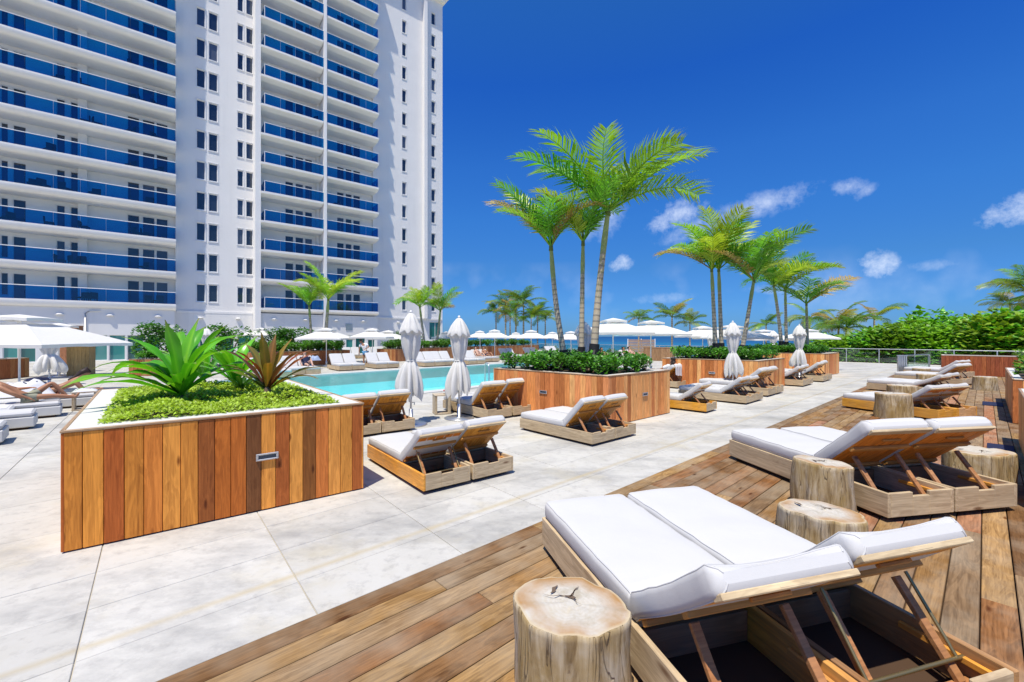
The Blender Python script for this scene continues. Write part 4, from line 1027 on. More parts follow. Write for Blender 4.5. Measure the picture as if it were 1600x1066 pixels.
def chaise(label, head_left, ang, sc=1.0, idx=0, W_=.72, th=38, rods=False, side=GREY, end=GREY, back=BACK, group='wooden sun loungers on the terrace', sides=None):
    """head_left: ground point at the head end; ang: degrees the foot direction is turned left of +Y"""
    a = R(ang); u = V((cos(a), sin(a), 0)); d = chaise_meshes(R(th), rods)
    c = V((head_left[0], head_left[1], .004)) + u * (W_ * sc * (idx + .5))
    t = TH('sun_lounger', label, 'sun lounger', c, a, group, scale=sc); LG[label] = t
    def j(c): f = random.uniform(.9, 1.1); return tuple(x * f for x in c)
    for s in (-1, 1): O('side_panel', d['side'], t, M=Matrix.Translation((s * .334, 0, 0)), color=j(sides[0 if s < 0 else 1] if sides else side))
    O('head_panel', d['head'], t, color=j(end)); O('foot_panel', d['foot'], t, color=j(end)); O('plinth', d['plinth'], t); O('storage_floor', d['floor'], t)
    O('bed_board', d['bed'], t, color=j(GREY)); O('divider', d['divider'], t, color=j((.30, .14, .06)))
    for s in (-1, 1): O('cleat', d['cleat'], t, M=Matrix.Translation((s * .303, 0, 0)), color=j(ORNG))
    b = O('backrest', d['back'], t, M=d['RM'], color=j((.50, .25, .07))); O('head_rail', d['rail'], b, color=j((.58, .47, .30)))
    for k in range(5): O('slat', d['slat'], b, M=Matrix.Translation((-.26 + k * .13, 0, 0)), color=j(back))
    for s in (-1, 1): O('strut', d['strut%d' % s], t, color=j((.42, .19, .07)))
    O('crossbar', d['cross'], t, color=j((.42, .20, .08)))
    if rods: O('support_rod', d['rod'], t)
    mo = O('mattress', d['mat'], t); O('piping', d['pip'], mo)
    return t
def pair(la, lb, hl, ang, sc=1.0, **k):
    ka = dict(k); kb = dict(k)
    for q in ('side', 'end', 'back', 'rods', 'th', 'sides'):
        if isinstance(k.get(q), list): ka[q], kb[q] = k[q]
    chaise(la, hl, ang, sc, 0, **ka); chaise(lb, hl, ang, sc, 1, **kb)
A1_ = 15.5
f0 = v2((.27, 4.1)); hl1 = f0 + v2((sin(R(A1_)), -cos(R(A1_)))) * 2.44
pair('left lounger of the nearest pair, its white mattress beside the front stump', 'right lounger of the nearest pair, raised back with brass rods',
     hl1, A1_, 1.21, W_=.712, th=[37, 40], rods=[False, True], back=BACK, sides=[(GREY, ORNG), ((.3, .14, .05), (.42, .22, .08))])
pair('left lounger of the second deck pair, behind the two close stumps', 'right lounger of the second deck pair, with a stump beyond it', (4.0, 4.64), 10.5, 1.26, W_=.72, th=[41, 40], back=[BACK2, BACK2])
pair('yellow sided lounger on the deck, next to a tall cut stump', 'right neighbour of the yellow sided lounger, pale end panel', (9.98, 10.2), 19, 1.08, th=[36, 36], side=[YEL, YEL], end=[YEL, (.62, .38, .18)], back=[BACK2, BACK2])
pair('left lounger of the fourth deck pair, low back', 'right lounger of the fourth deck pair, low back', (14.25, 14.35), 28, 1.08, th=[26, 28], back=BACK2)
pair('left lounger of the fifth deck pair with tall white back', 'right lounger of the fifth deck pair with tall white back', (18.1, 17.5), 28, 1.1, th=[38, 38], back=BACK)
pair('left lounger of the last deck pair by the reddish planter', 'right lounger of the last deck pair by the reddish planter', (21.3, 20.6), 28, 1.1, th=[36, 36], back=BACK2)
pair('left lounger half hidden behind the big front planter', 'grey ended lounger just right of the big front planter', (-3.23, 8.38), 38, 1.03, th=[40, 42], back=[BACK2, BACK])
pair('orange sided lounger in front of the closed umbrellas, brass rod under its back', 'lounger right of the orange sided one, two struts under its back', (-1.13, 5.46), 38, 1.0, W_=.74, th=[38, 40], rods=[True, False], sides=[(ORNG, GREY), (GREY, GREY)], back=[(.56, .19, .03), BACK])
pair('left lounger of the pair in front of the middle palm planter', 'right lounger of the pair in front of the middle palm planter', (1.445, 7.86), 41, .98, th=[46, 44])
pair('lounger under the right closed umbrella with a towel on it', 'lounger against the left face of the middle palm planter', (-.60, 10.25), 38.5, 1.06, W_=.75, th=[44, 46])
chaise('single orange sided lounger right of the middle palm planter', (5.03, 11.28), 44, 1.0, side=YEL, th=36)
pair('left lounger of the pair in front of the second palm planter', 'right lounger of the pair in front of the second palm planter', (6.83, 12.7), 43, 1.03, th=[36, 34])
pair('left lounger at the right corner of the second palm planter', 'right lounger at the right corner of the second palm planter', (8.40, 14.3), 43, 1.15, W_=.76, th=[40, 40])
pair('left lounger beside the farthest palm planter, near pair', 'right lounger beside the farthest palm planter, near pair', (11.5, 17.2), 43, 1.08, th=[34, 36])
pair('left lounger beside the farthest palm planter, far pair', 'right lounger beside the farthest palm planter, far pair', (13.5, 18.9), 43, 1.12, W_=.8, th=[36, 38])
pair('upright white lounger beyond the farthest palm planter', 'second upright lounger beyond the farthest palm planter', (18.6, 25.6), 43, 1.1, th=[50, 50])
pair('lounger with a dark haired sleeper, left of the second palm planter', 'lounger left of the second palm planter, behind the sleeper', (6.3, 16.6), 43, 1.1, th=[40, 42])
# loungers across the pool, feet to the water
def far_pair(px, py, ang, lab, n=2, sc=1.08, th=48):
    p = G(px, py); a = R(ang)
    # here px,py is the foot end's left corner as the camera sees it; the head lies away from the pool
    for i in range(n):
        c = p.xy + v2((cos(R(ang)), sin(R(ang)))) * 0
        hl = c + v2((-sin(a), cos(a))) * 2.05 * sc
        chaise((('left ', 'right ') if n == 2 else ('', ''))[i] + lab, hl + v2((cos(a), sin(a))) * .72 * sc * (n - i), ang + 180, sc, 0, th=th, group='loungers across the pool')
far_pair(530, 580.5, 40, 'lounger of the pair facing the water, left of the standing man')
far_pair(588, 577, 40, 'lounger of the pair facing the water, right of the standing man')
far_pair(664, 574, 40, 'lounger across the pool, between the tall closed umbrellas')
far_pair(691, 572.5, 40, 'lounger across the pool, behind the right closed umbrella')
far_pair(732, 570.5, 40, 'lounger across the pool, right of the right closed umbrella')
far_pair(757, 566.5, 40, 'lounger with reclining guests across the pool')
far_pair(452, 588, 40, 'lounger with a towel across the pool, left end')
far_pair(400, 594, 40, 'lounger behind the bronze plant across the pool', 2)
far_pair(800, 563, 40, 'white lounger seen over the left end of the middle palm planter')
far_pair(838, 560, 40, 'white lounger seen left of the middle palms')
far_pair(545, 561, 40, 'white lounger in the back row, left of the standing man', 2, 1.08, 55)
far_pair(578, 560, 40, 'white lounger in the back row, behind the standing man', 2, 1.08, 55)
far_pair(600, 558, 40, 'white lounger in the back row, under the double umbrella', 2, 1.08, 55)
far_pair(955, 571, 40, 'lounger under the big umbrella right of the middle palms')
far_pair(1000, 568, 40, 'lounger with guests under the second big umbrella')
far_pair(870, 556, 40, 'tan lounger in the far row behind the middle palms', 2)
far_pair(835, 553.5, 40, 'tan lounger in the far row left of the middle palms', 2)
# left foreground row: white upholstered loungers, feet to the right
UPH = {}
def soft_lounger(label, foot, ang, sc=1.0):
    a = R(ang); t = TH('daybed_lounger', label, 'sun lounger', (foot[0], foot[1], .004), a, 'white upholstered loungers at the left edge', scale=sc)
    if not UPH:
        b = MB(); b.cbox(-.36, .36, 0, 2.0, .05, .27, .02); UPH['b'] = b.mesh('base', M_cap)
        b = MB(); b.cbox(-.30, .30, .1, 1.9, 0, .05); UPH['p'] = b.mesh('plinth', M_dark)
        b = MB(); b.cbox(-.30, .30, .05, .12, .02, .2, .01); UPH['f'] = b.mesh('foot_block', M_woodX)
        b = MB(); b.cbox(-.355, .355, .02, 1.25, .272, .38, .035); UPH['m'] = b.mesh('mattress', M_cush)
        b = MB(); b.cbox(-.355, .355, 0, .75, 0, .11, .035); UPH['k'] = b.mesh('back_cushion', M_cush)
        b = MB(); b.cbox(-.33, .33, 0, .72, -.03, 0, .005); UPH['bk'] = b.mesh('backrest', M_woodY)
    O('base', UPH['b'], t); O('plinth', UPH['p'], t); O('mattress', UPH['m'], t)
    Mx = Matrix.Translation((0, 1.24, .29)) @ Matrix.Rotation(R(32), 4, 'X')
    bk = O('backrest', UPH['bk'], t, M=Mx, color=GREY); O('back_cushion', UPH['k'], bk)
    return t
ldir = v2((-.61, .79)); L0 = v2((-9.62, 8.28))
names = ['nearest white upholstered lounger, cut off by the left edge', 'white upholstered lounger second from the front at the left edge', 'white upholstered lounger third from the front at the left edge', 'white upholstered lounger with a patterned towel and bright clothes',
         'white upholstered lounger with the reclining man', 'white upholstered lounger beside the woman in a bikini', 'white upholstered lounger on which the woman in a bikini lies', 'farthest white upholstered lounger of the left row']
SLO = []
for i, nme in enumerate(names):
    off = (0, .35, -.1, .4, -.25, .2, -.8, .2)[i]
    p = L0 + ldir * (i * .84 + (.1 if i % 2 else 0)) + v2((-.72, -.69)) * off; SLO.append(p)
    soft_lounger(nme, p, 133.8)

# ------------------------------------------------------------------ stumps
def stump(label, loc, rx, ry, h, rot, seed, tilt=(0, 0)):
    r = random.Random(seed); n = 40; th = TH('tree_stump', label, 'stump', (*loc[:2], .004), R(rot), 'cut tree stumps used as side tables')
    def rad(k, z):
        a = 2 * pi * k / n
        b = 1 + .13 * mnoise.noise(V((cos(a) * 1.3 + seed * 7, sin(a) * 1.3, z * .9))) + .022 * mnoise.noise(V((cos(a) * 11 + seed, sin(a) * 11, z * .8))) + .045 * mnoise.noise(V((cos(a) * 5 + seed, sin(a) * 5, z * 1.6)))
        return V((cos(a) * rx * b, sin(a) * ry * b, 0))
    rings = []
    for z in (0, .03, .12, .25, .4, .6, .8, .93, .985, 1.0):
        f = 1.05 - .05 * z if z < .98 else (1.0 if z < .99 else .975)
        rings.append([rad(k, z * h * 2) * f + V((0, 0, z * h)) for k in range(n)])
    for rg in rings:
        for p in rg: p.z += (tilt[0] * p.x + tilt[1] * p.y) * (p.z / h) + (.016 * mnoise.noise(V((p.x * 9 + seed, p.y * 9, 3))) if p.z > h * .9 else 0)
    mb = MB(); mb.loft(rings, True, False, True); P('trunk_section', mb, M_stS, th)
    mb = MB(); att = []; rg = []; last = rings[-1]
    for f in (1.0, .9, .75, .55, .35, .15):
        ring = []
        for k, p in enumerate(last):
            q = V((p.x * f, p.y * f, p.z + (f - 1) * (tilt[0] * p.x + tilt[1] * p.y)))
            q.z += .006 * mnoise.noise(V((q.x * 12 + seed, q.y * 12, 0))) + (.004 if f < 1 else .0)
            ring.append(q); att.append(f)
        rg.append(ring)
    mb.loft(rg, False, True, True); att += [.1] * n; mb.att['rad'] = att
    top = P('cut_face', mb, M_stT, th)
    # drying cracks: thin dark slivers let into the face
    mb = MB()
    zt = lambda x, y: h + .0145 + tilt[0] * x + tilt[1] * y + .016 * mnoise.noise(V((x * 9 + seed, y * 9, 3))) * .0
    hx, hy = r.uniform(-.1, .25) * rx, r.uniform(-.2, .2) * ry
    hole = [(hx + cos(k * .785) * r.uniform(.018, .04), hy + sin(k * .785) * r.uniform(.008, .022)) for k in range(8)]
    mb.add([(x, y, zt(x, y)) for x, y in hole], [tuple(range(8))])
    cr = [(hx, hy, r.uniform(0, 6.28), r.uniform(.25, .5) * rx, r.uniform(.003, .006)) for _ in range(4)] + [(-.4 * rx, .1 * ry, r.uniform(0, 6.28), .28 * rx, .012)]
    for (px, py, ang, L, w) in cr:
        pts = []
        for k in range(6):
            t = k / 5; j = r.uniform(-.008, .008); x = px + cos(ang) * L * t - sin(ang) * j; y = py + sin(ang) * L * t + cos(ang) * j
            ww = w * (1 - t) ** .7 + .0006 if w < .01 else w * sin(pi * min(.95, t + .05)) + .0006
            for q in (ww, -ww): pts.append(V((x - sin(ang) * q, y + cos(ang) * q, zt(x, y) + .0008)))
        mb.add(pts, [(2 * k, 2 * k + 1, 2 * k + 3, 2 * k + 2) for k in range(5)])
    P('crack', mb, M_bark, th)
    return th
stump('big oval stump in the foreground beside the nearest mattress', (.335, 2.44), .325, .265, .50, -22, 1)
stump('low oval stump right of the nearest pair, touching the taller one', (2.78, 3.92), .325, .27, .43, -15, 2, (-.05, 0))
stump('taller mottled stump standing against the second deck pair', (3.56, 4.98), .30, .27, .56, 10, 3, (-.10, .02))
stump('stump partly hidden behind the second deck pair, at right', (6.12, 5.72), .36, .3, .5, 0, 4)
stump('tall cracked stump in front of the yellow sided lounger', (9.38, 10.7), .36, .33, .6, 0, 5)
stump('stump between the yellow sided lounger and the fourth deck pair', (12.0, 13.4), .38, .34, .5, 0, 6)
stump('stump beside the fifth deck pair', (16.5, 17.3), .36, .32, .5, 0, 7)
stump('small far stump near the stair railing', (19.2, 20.4), .33, .3, .5, 0, 8)
stump('dark stump right of the fourth deck pair', (17.6, 16.2), .33, .3, .5, 0, 9)

# ------------------------------------------------------------------ umbrellas
def open_umbrella(label, p, half, apex, rot, seed=0, group='open white umbrellas', edge=None):
    th = TH('open_umbrella', label, 'umbrella', (p[0], p[1], .004), R(rot), group)
    edge = edge or apex - half * .30
    def surf(mb, h, z0, z1, n, sag, val, last=0):
        """four sagging triangular panels with a hanging valance; panels meet in creases over the ribs"""
        for k4 in range(4):
            c0 = V(((1, 1, 0), (-1, 1, 0), (-1, -1, 0), (1, -1, 0))[k4]); c1 = V((-c0.y, c0.x, 0)); rows = []
            for i in range(n + 1 - last):
                f = 1 - i / n; row = []
                for k in range(9):
                    t = k / 8; q = c0.lerp(c1, t); e = 4 * t * (1 - t); q = q * (1 - .045 * e * f)
                    row.append(V((q.x * h * f, q.y * h * f, z1 + (z0 - z1) * f ** 1.12 - sag * e * f * (1.15 - f) + .03 * e * f)))
                rows.append(row)
            wv = [q * .995 + V((0, 0, -val - .012 * sin(k * 1.9 + seed))) + V((0, 0, q.z * .005)) for k, q in enumerate(rows[0])]
            mb.loft([wv, rows[0]], False, False, True, closed=False); mb.loft(rows, False, False, True, closed=False)
    mb = MB(); surf(mb, half * .72, edge, apex, 8, .12, .10, 2); P('canopy', mb, M_canopy, th)
    mb = MB(); surf(mb, half * .25, apex - .03, apex + .11, 5, .03, .09); P('vent_cap', mb, M_canopy, th)
    mb = MB(); mb.tube([(0, 0, 0), (0, 0, apex - .02)], .03, 8); P('pole', mb, M_white, th)
    mb = MB(); mb.lathe([(.02, 0), (.34, 0), (.34, .03), (.06, .06), (.06, .3), (.04, .32)], 16); P('base_plate', mb, M_steel, th)
    b = MB()
    for k in range(4):
        a = pi / 4 + k * pi / 2; e = V((cos(a), sin(a), 0)); b = MB(); b.bar(e * .03 + V((0, 0, apex - .1)), e * half * .98 + V((0, 0, edge + .03)), .022, .03); P('rib', b, M_white, th)
        b = MB(); b.bar(e * .03 + V((0, 0, apex - .55)), e * half * .5 + V((0, 0, (apex + edge) / 2 - .02)), .018, .02); P('rib_strut', b, M_white, th)
    return th
OU = [((-16.3, 14.4), 2.9, 2.62, 12, 'large open umbrella at the left edge above the sunbathers'),
      (at(92, 21.5).xy, 2.3, 2.55, 30, 'open umbrella just behind the large one at the left edge'),
      (at(408, 36).xy, 1.6, 2.62, 0, 'small open umbrella near the hotel, right of the round bush'),
      (at(510, 29.6).xy, 2.05, 2.48, 2, 'open umbrella in front of the two hotel palms'),
      (at(582, 31).xy, 1.75, 2.48, 3, 'open umbrella above the standing man'),
      (at(607, 37).xy, 2.0, 2.42, 3, 'open umbrella directly right of the standing man'),
      (at(697, 44).xy, 1.8, 2.4, 0, 'open umbrella peeking out between the tall closed umbrellas'),
      (at(750, 41).xy, 1.6, 2.45, 0, 'small open umbrella right of the right closed umbrella'),
      (at(773, 37.8).xy, 1.9, 2.5, 0, 'open umbrella above the reclining guests across the pool'),
      (at(806, 55).xy, 1.9, 2.42, 0, 'farthest open umbrella below the coconut clump'),
      (at(830, 42).xy, 2.1, 2.52, 0, 'open umbrella below the coconut clump, right part'),
      (at(863, 50).xy, 1.9, 2.42, 0, 'small open umbrella left of the leaning palm trunk'),
      (at(892, 42).xy, 2.1, 2.40, 0, 'open umbrella seen between the middle palm trunks'),
      (at(958, 20.5).xy, 1.95, 2.76, 8, 'big open umbrella right of the middle palms'),
      (at(1017, 24.5).xy, 2.2, 2.80, 8, 'second big open umbrella right of the middle palms'),
      (at(1098, 30).xy, 2.0, 2.62, 0, 'open umbrella partly behind the second planter palms, left part'),
      (at(1142, 28).xy, 2.4, 2.64, 5, 'open umbrella behind the closed one at the second palm planter'),
      (at(1193, 38).xy, 2.5, 2.50, 0, 'open umbrella between the second and the farthest palm planter'),
      (at(1262, 36).xy, 2.2, 2.52, 0, 'open umbrella behind the closed one at the farthest palm planter')]
for p, half, apex, rot, lab in OU: open_umbrella(lab, p, half, apex, rot)
def closed_umbrella(label, p, h, seed, r=.2, base=True):
    rr = random.Random(seed); th = TH('closed_umbrella', label, 'umbrella', (p[0], p[1], .004), rr.uniform(0, 6), 'closed white umbrellas')
    z1 = h - .05; rings = []
    n = 72; prof = [(1.0, .06), (.992, .24), (.96, .46), (.92, .66), (.87, .86), (.835, .98), (.825, .97), (.822, .78), (.79, .75), (.73, .73), (.68, .66), (.62, .52), (.585, .41), (.57, .39), (.555, .50), (.52, .68), (.47, .86), (.42, .98), (.37, 1.02), (.33, .98), (.30, .90), (.285, .86)]
    ph = [rr.uniform(-.5, .5) for _ in range(9)]; ln = [rr.uniform(-.07, .10) for _ in range(9)]
    for i, (f, w) in enumerate(prof):
        ring = []; low = min(1, max(0, .575 - f) / .2); mid = .57 < f < .825
        for k in range(n):
            a = 2 * pi * k / n; m8 = int(a / (2 * pi) * 8 + .5) % 8
            fold = cos(8 * a + 2.2 * (f - .6) + ph[m8] * (1 - f))
            crease = abs(fold) ** .6 * (1 if fold > 0 else -1)
            am = .17 if mid else (.10 if f >= .825 else .12 + .26 * low)
            q = r * w * (1 - am * .5 + am * crease + .13 * mnoise.noise(V((cos(a) * 1.5 + seed * 3, sin(a) * 1.5, f * 5))) + .05 * mnoise.noise(V((cos(a) * 5 + seed, sin(a) * 5, f * 16))))
            q *= 1 + .16 * low * cos(a - seed * 1.7)
            z = z1 * f - low * (.10 * max(0, fold) + ln[m8] * 1.0) + (-.035 * fold if .82 < f < .84 else 0) - (.03 * fold * low)
            ring.append(V((cos(a) * q, sin(a) * q, z)))
        rings.append(ring)
    mb = MB(); mb.loft(rings, True, False, True); P('folded_canopy', mb, M_canopy, th)
    mb = MB(); mb.tube([V((.105 * cos(a) , .105 * sin(a), z1 * .574)) for a in [k * 2 * pi / 14 for k in range(15)]], .012, 5); P('tie_strap', mb, M_cap, th)
    mb = MB(); mb.tube([(0, 0, 0), (0, 0, h - .02)], .024, 8); P('pole', mb, M_steel, th)
    mb = MB(); mb.lathe([(.005, h - .05), (.03, h - .05), (.035, h - .02), (.02, h), (.003, h + .01)], 8); P('finial', mb, M_white, th)
    if base:
        mb = MB(); mb.lathe([(.02, 0), (.36, 0), (.365, .02), (.35, .03), (.05, .035), (.045, .35), (.03, .36)], 28); P('base_plate', mb, M_steel, th)
        mb = MB(); mb.tube([(.03, 0, .5), (.09, 0, .5), (.09, 0, .44)], .012, 6); P('crank_handle', mb, M_steel, th)
        for k in range(8):
            a = k * pi / 4 + .3; mb = MB(); mb.tube([V((cos(a) * .15, sin(a) * .15, z1 * .31)), V((cos(a) * .17, sin(a) * .17, z1 * .255 - .02 * (k % 3)))], .011, 5); P('rib_tip', mb, M_steel, th)
closed_umbrella('left tall closed umbrella between the front planter and the pool', (-2.29, 9.86), 2.58, 1, .27)
closed_umbrella('right tall closed umbrella, on a round plate beside the small table', (-1.29, 10.62), 2.50, 2, .27)
closed_umbrella('closed umbrella in front of the second palm planter', at(1145, 15.5).xy, 2.55, 3, .28)
closed_umbrella('closed umbrella in front of the farthest palm planter', at(1249, 19.6).xy, 2.55, 4, .29)
closed_umbrella('closed umbrella behind the middle palm trunks', at(912, 14.8).xy, 2.56, 5, .30)
closed_umbrella('small closed umbrella between second and farthest palm planters', at(1208, 36).xy, 2.5, 6, .4)
closed_umbrella('bulky closed umbrella below the large one at the left edge', at(77, 17.6).xy, 2.3, 7, .42)
closed_umbrella('small closed umbrella tip behind the bright green plant', at(323, 27).xy, 2.55, 8, .36)
closed_umbrella('far closed umbrella at the left of the second palm planter', at(1112, 27).xy, 2.3, 9, .3)

# ------------------------------------------------------------------ railings, tables, small furniture
def railing(label, a, b, h, post, name='glass_railing'):
    a, b = v2(a), v2(b); L = (b - a).length; th = TH(name, label, 'railing', (a.x, a.y, 0), atan2((b - a).y, (b - a).x))
    mb = MB(); mb.cbox(0, L, -.03, .03, h - .05, h, .01); P('top_rail', mb, M_steel, th)
    n = max(1, round(L / post)); w = L / n
    pm = MB(); pm.cbox(-.03, .03, -.035, .035, 0, h - .05, .006); pm = pm.mesh('post', M_steel); g = MB(); g.box(.05, w - .05, -.006, .006, .06, h - .1); g = g.mesh('glass_panel', M_cglass)
    for i in range(n + 1): O('post', pm, th, M=Matrix.Translation((i * w, 0, 0)))
    for i in range(n): O('glass_panel', g, th, M=Matrix.Translation((i * w, 0, 0)))
railing('long glass railing with aluminium posts along the beach side', RA - RD * 2, RA + RD * 44, 1.07, 2.0)
s0, s1 = G(1412, 584).xy, G(1452, 581).xy
railing('short stair railing standing at the far end of the walkway', s0, s1, 1.0, 3.0, 'stair_railing')
th = TH('slatted_post', 'slatted white pedestal at the left end of the stair railing', 'post', (*(s0 - v2((.1, 0))), 0))
for k in range(5):
    mb = MB(); mb.cbox(-.22 + k * .1, -.16 + k * .1, -.05, .05, .04, .95, .005); P('slat', mb, M_steel, th)
mb = MB(); mb.cbox(-.24, .28, -.06, .06, .955, 1.0, .005); P('top_plate', mb, M_steel, th)
mb = MB(); mb.cbox(-.24, .28, -.06, .06, 0, .035, .005); P('bottom_plate', mb, M_steel, th)
# pool handrail
th = TH('pool_handrail', 'thin steel pool handrail at the left end of the middle palm planter', 'handrail', at(764, 17.6).to_tuple())
mb = MB(); mb.tube([(0, 0, 0), (0, 0, .8), (-.05, .1, .9), (-.15, .5, .9), (-.2, .6, .8), (-.2, .6, 0)], .025, 8); P('rail', mb, M_steel, th)
for p in ((0, 0), (-.2, .6)):
    mb = MB(); mb.lathe([(.01, .036), (.06, .036), (.06, .05), (.03, .055)], 12, c=p); P('flange', mb, M_steel, th)
# small side table with a red flower
def side_table(label, p, rot, w=.42, h=.5, d=.40, group=None):
    th = TH('side_table', label, 'table', (*p, .004), R(rot), group)
    mb = MB(); mb.cbox(-w / 2, w / 2, -d / 2, d / 2, h - .03, h, .004); O('tabletop', mb.mesh('tabletop', M_woodX), th, color=(.55, .47, .36))
    for s in (-1, 1):
        mb = MB(); x = s * (w / 2 - .035); mb.cbox(x - .03, x + .03, -d / 2 + .01, d / 2 - .01, .03, h - .031, .004); O('leg_panel', mb.mesh('leg_panel', M_plankV), th, color=(.5, .42, .3))
    mb = MB(); mb.cbox(-w / 2, w / 2, -d / 2, d / 2, 0, .029, .004); O('base_board', mb.mesh('base_board', M_woodX), th, color=(.42, .36, .28))
    return th
tp = G(690, 646).xy; side_table('small weathered side table between the closed umbrellas', tp, 20)
th = TH('flower_pot', 'tiny pot with a red flower on the small side table', 'flower pot', (tp.x + .08, tp.y, .506))
mb = MB(); mb.lathe([(.005, 0), (.035, 0), (.045, .06), (.04, .06), (.005, .05)], 12); P('pot', mb, M_cap, th)
for k in range(5):
    a = k * 1.256; mb = MB(); c = V((cos(a) * .02, sin(a) * .02, .085)); mb.lathe([(.003, .07), (.018, .08), (.02, .095), (.004, .105)], 8, c=(c.x, c.y)); P('petal', mb, M_cred, th)
p = G(133, 640).xy; side_table('wooden stool table beside the woman in a bikini', p, 40, .5, .5, .4)
def towel(label, loc, rot, w, d, h=.05, m=None, name='towel', seed=0, drape=0):
    mb = MB(); n = 12; vs = []; fs = []
    for i in range(n + 1):
        for j in range(n + 1):
            x, y = (i / n - .5) * w, (j / n - .5) * d
            e = min(1, 5 * min(i, n - i, j, n - j) / n)
            vs.append((x + .02 * mnoise.noise(V((x * 5, y * 5, seed))), y, e * h * (.75 + .5 * mnoise.noise(V((x * 6 + seed, y * 6, 1)))) + .002))
    for i in range(n):
        for j in range(n): a = i * (n + 1) + j; fs.append((a, a + n + 1, a + n + 2, a + 1))
    mb.add(vs, fs, True); bnd = [(i, 0) for i in range(n)] + [(n, j) for j in range(n)] + [(i, n) for i in range(n, 0, -1)] + [(0, j) for j in range(n, 0, -1)]
    mb.add([(vs[i * (n + 1) + j][0], vs[i * (n + 1) + j][1], 0) for i, j in bnd], [tuple(range(len(bnd)))])
    return O(name, mb.mesh(name, m or M_towel), loc=loc, rz=R(rot), label=label, cat='towel')
towel('folded towel on the wooden stool table beside the woman', (p.x, p.y, .506), 40, .5, .38, .09)
M_blue = cloth('blue grey towel', (.33, .40, .55), 120); M_pink = cloth('pink cloth', (.75, .05, .28), 90); M_ylw = cloth('yellow cloth', (.70, .38, .06), 90); M_nav = cloth('navy cloth', (.02, .025, .06), 90)
def onlounger(i, t, z=.388, o=0): q = SLO[i] + v2((-.724, -.69)) * t + ldir * o; return (q.x, q.y, z)
towel('long white towel with purple print on the third upholstered lounger', onlounger(3, .8), 133.8, .6, 1.4, .03)
towel('crumpled yellow cloth on the white towel at the left edge', onlounger(3, 1.05, .42), 120, .45, .35, .12, M_ylw, 'crumpled_cloth', 3)
towel('bright pink cloth at the left edge', onlounger(4, 1.9, .64), 120, .3, .25, .12, M_pink, 'crumpled_cloth', 5)
towel('heap of white towels behind the reclining man', onlounger(6, 1.5, .42), 133, 1.0, 1.2, .40, M_towel, 'towel_heap', 8)
towel('dark cloth on top of the towel heap', onlounger(6, 1.25, .79), 100, .5, .35, .10, M_nav, 'crumpled_cloth', 9)
towel('grey blue folded towel on the lounger under the right closed umbrella', (-1.15, 11.35, .40), 38, .6, .35, .05, M_blue)
towel('blue towel left on a lounger back across the pool', at(492, 26.6, .55), 40, .6, .6, .3, M_blue, 'towel', 4)
def drape(label, lab, t_, m, w=.5, x0=.05):
    """towel laid over the top edge of a raised back and hanging down behind it"""
    o = LG[lab]; c, z = cos(R(t_)), sin(R(t_)); path = []
    for d in (.40, .5, .6, .70): path.append(V((0, .70 - d * c - z * .0, .255 + d * z)) + V((0, z, c)) * .142)
    e = path[-1]; path += [e + V((0, -.06, .03)), e + V((0, -.115, -.01)), e + V((0, -.125, -.12)), e + V((0, -.12, -.25)), e + V((0, -.13, -.36))]
    mb = MB(); n = 10; top = []; 
    for i, p in enumerate(path):
        top.append([p + V((x0 + (k / n - .5) * w + .02 * mnoise.noise(V((i * .5, k * .2, 3))), .012 * sin(k * 1.7 + i * .4), .012 * cos(k * 1.3 + i * .6) - (.05 * (k / n) if i == 8 else 0))) for k in range(n + 1)])
    mb.loft(top, False, False, True, closed=False)
    x = O('towel', mb.mesh('towel', m), loc=o.location.copy(), rz=o.rotation_euler.z, scale=o.scale.x, label=label, cat='towel')
drape('pale towel hanging over the raised back behind the dark haired sleeper', 'lounger with a dark haired sleeper, left of the second palm planter', 40, M_towel)
# thin dark navy strips on the deck beside the right planters
for (t0, t1, o0, o1, lab) in ((6.6, 8.6, 3.28, 3.6, 'dark navy strip lying on the deck along the right edge planter'), (15.2, 16.2, 3.2, 3.6, 'smaller navy strip farther along the right planters')):
    mb = MB(); q = [v2(dk(t0, o0)), v2(dk(t1, o0)), v2(dk(t1, o1)), v2(dk(t0, o1))]; c = sum(q, v2((0, 0))) / 4; mb.prism(ccw([x - c for x in q]), 0, .014)
    O('navy_strip', mb.mesh('navy_strip', M_navy), loc=(c.x, c.y, .009), label=lab, cat='mat')
# wooden cabinet and screens
def cabinet(label, p, w, d, h, rot, col, name='wooden_cabinet'):
    th = TH(name, label, 'cabinet', (*p, .004), R(rot)); n = max(3, round(w / .14)); ww = w / n
    mb = MB(); mb.cbox(-w / 2 + .02, w / 2 - .02, -d / 2 + .022, d / 2 - .02, .02, h - .03); P('carcass', mb, M_dark, th)
    for s, L in ((0, w), (1, d), (2, w), (3, d)):
        k_ = max(2, round(L / .15)); q = L / k_
        for k in range(k_):
            mb = MB(); mb.cbox(-L / 2 + k * q + .002, -L / 2 + (k + 1) * q - .002, -(d if s % 2 == 0 else w) / 2, -(d if s % 2 == 0 else w) / 2 + .02, .01, h - .03, .003)
            f = random.uniform(.85, 1.15); O('plank', mb.mesh('plank', M_plankV), th, M=Matrix.Rotation(s * pi / 2, 4, 'Z'), color=tuple(x * f for x in col))
    mb = MB(); mb.cbox(-w / 2 - .02, w / 2 + .02, -d / 2 - .02, d / 2 + .02, h - .029, h + .01, .004); O('top', mb.mesh('top', M_woodX), th, color=col)
    return th
cabinet('tall yellowish wooden cabinet near the hotel doors at left', at(127, 22.5).xy, .9, .6, 1.48, 20, (.42, .30, .13))
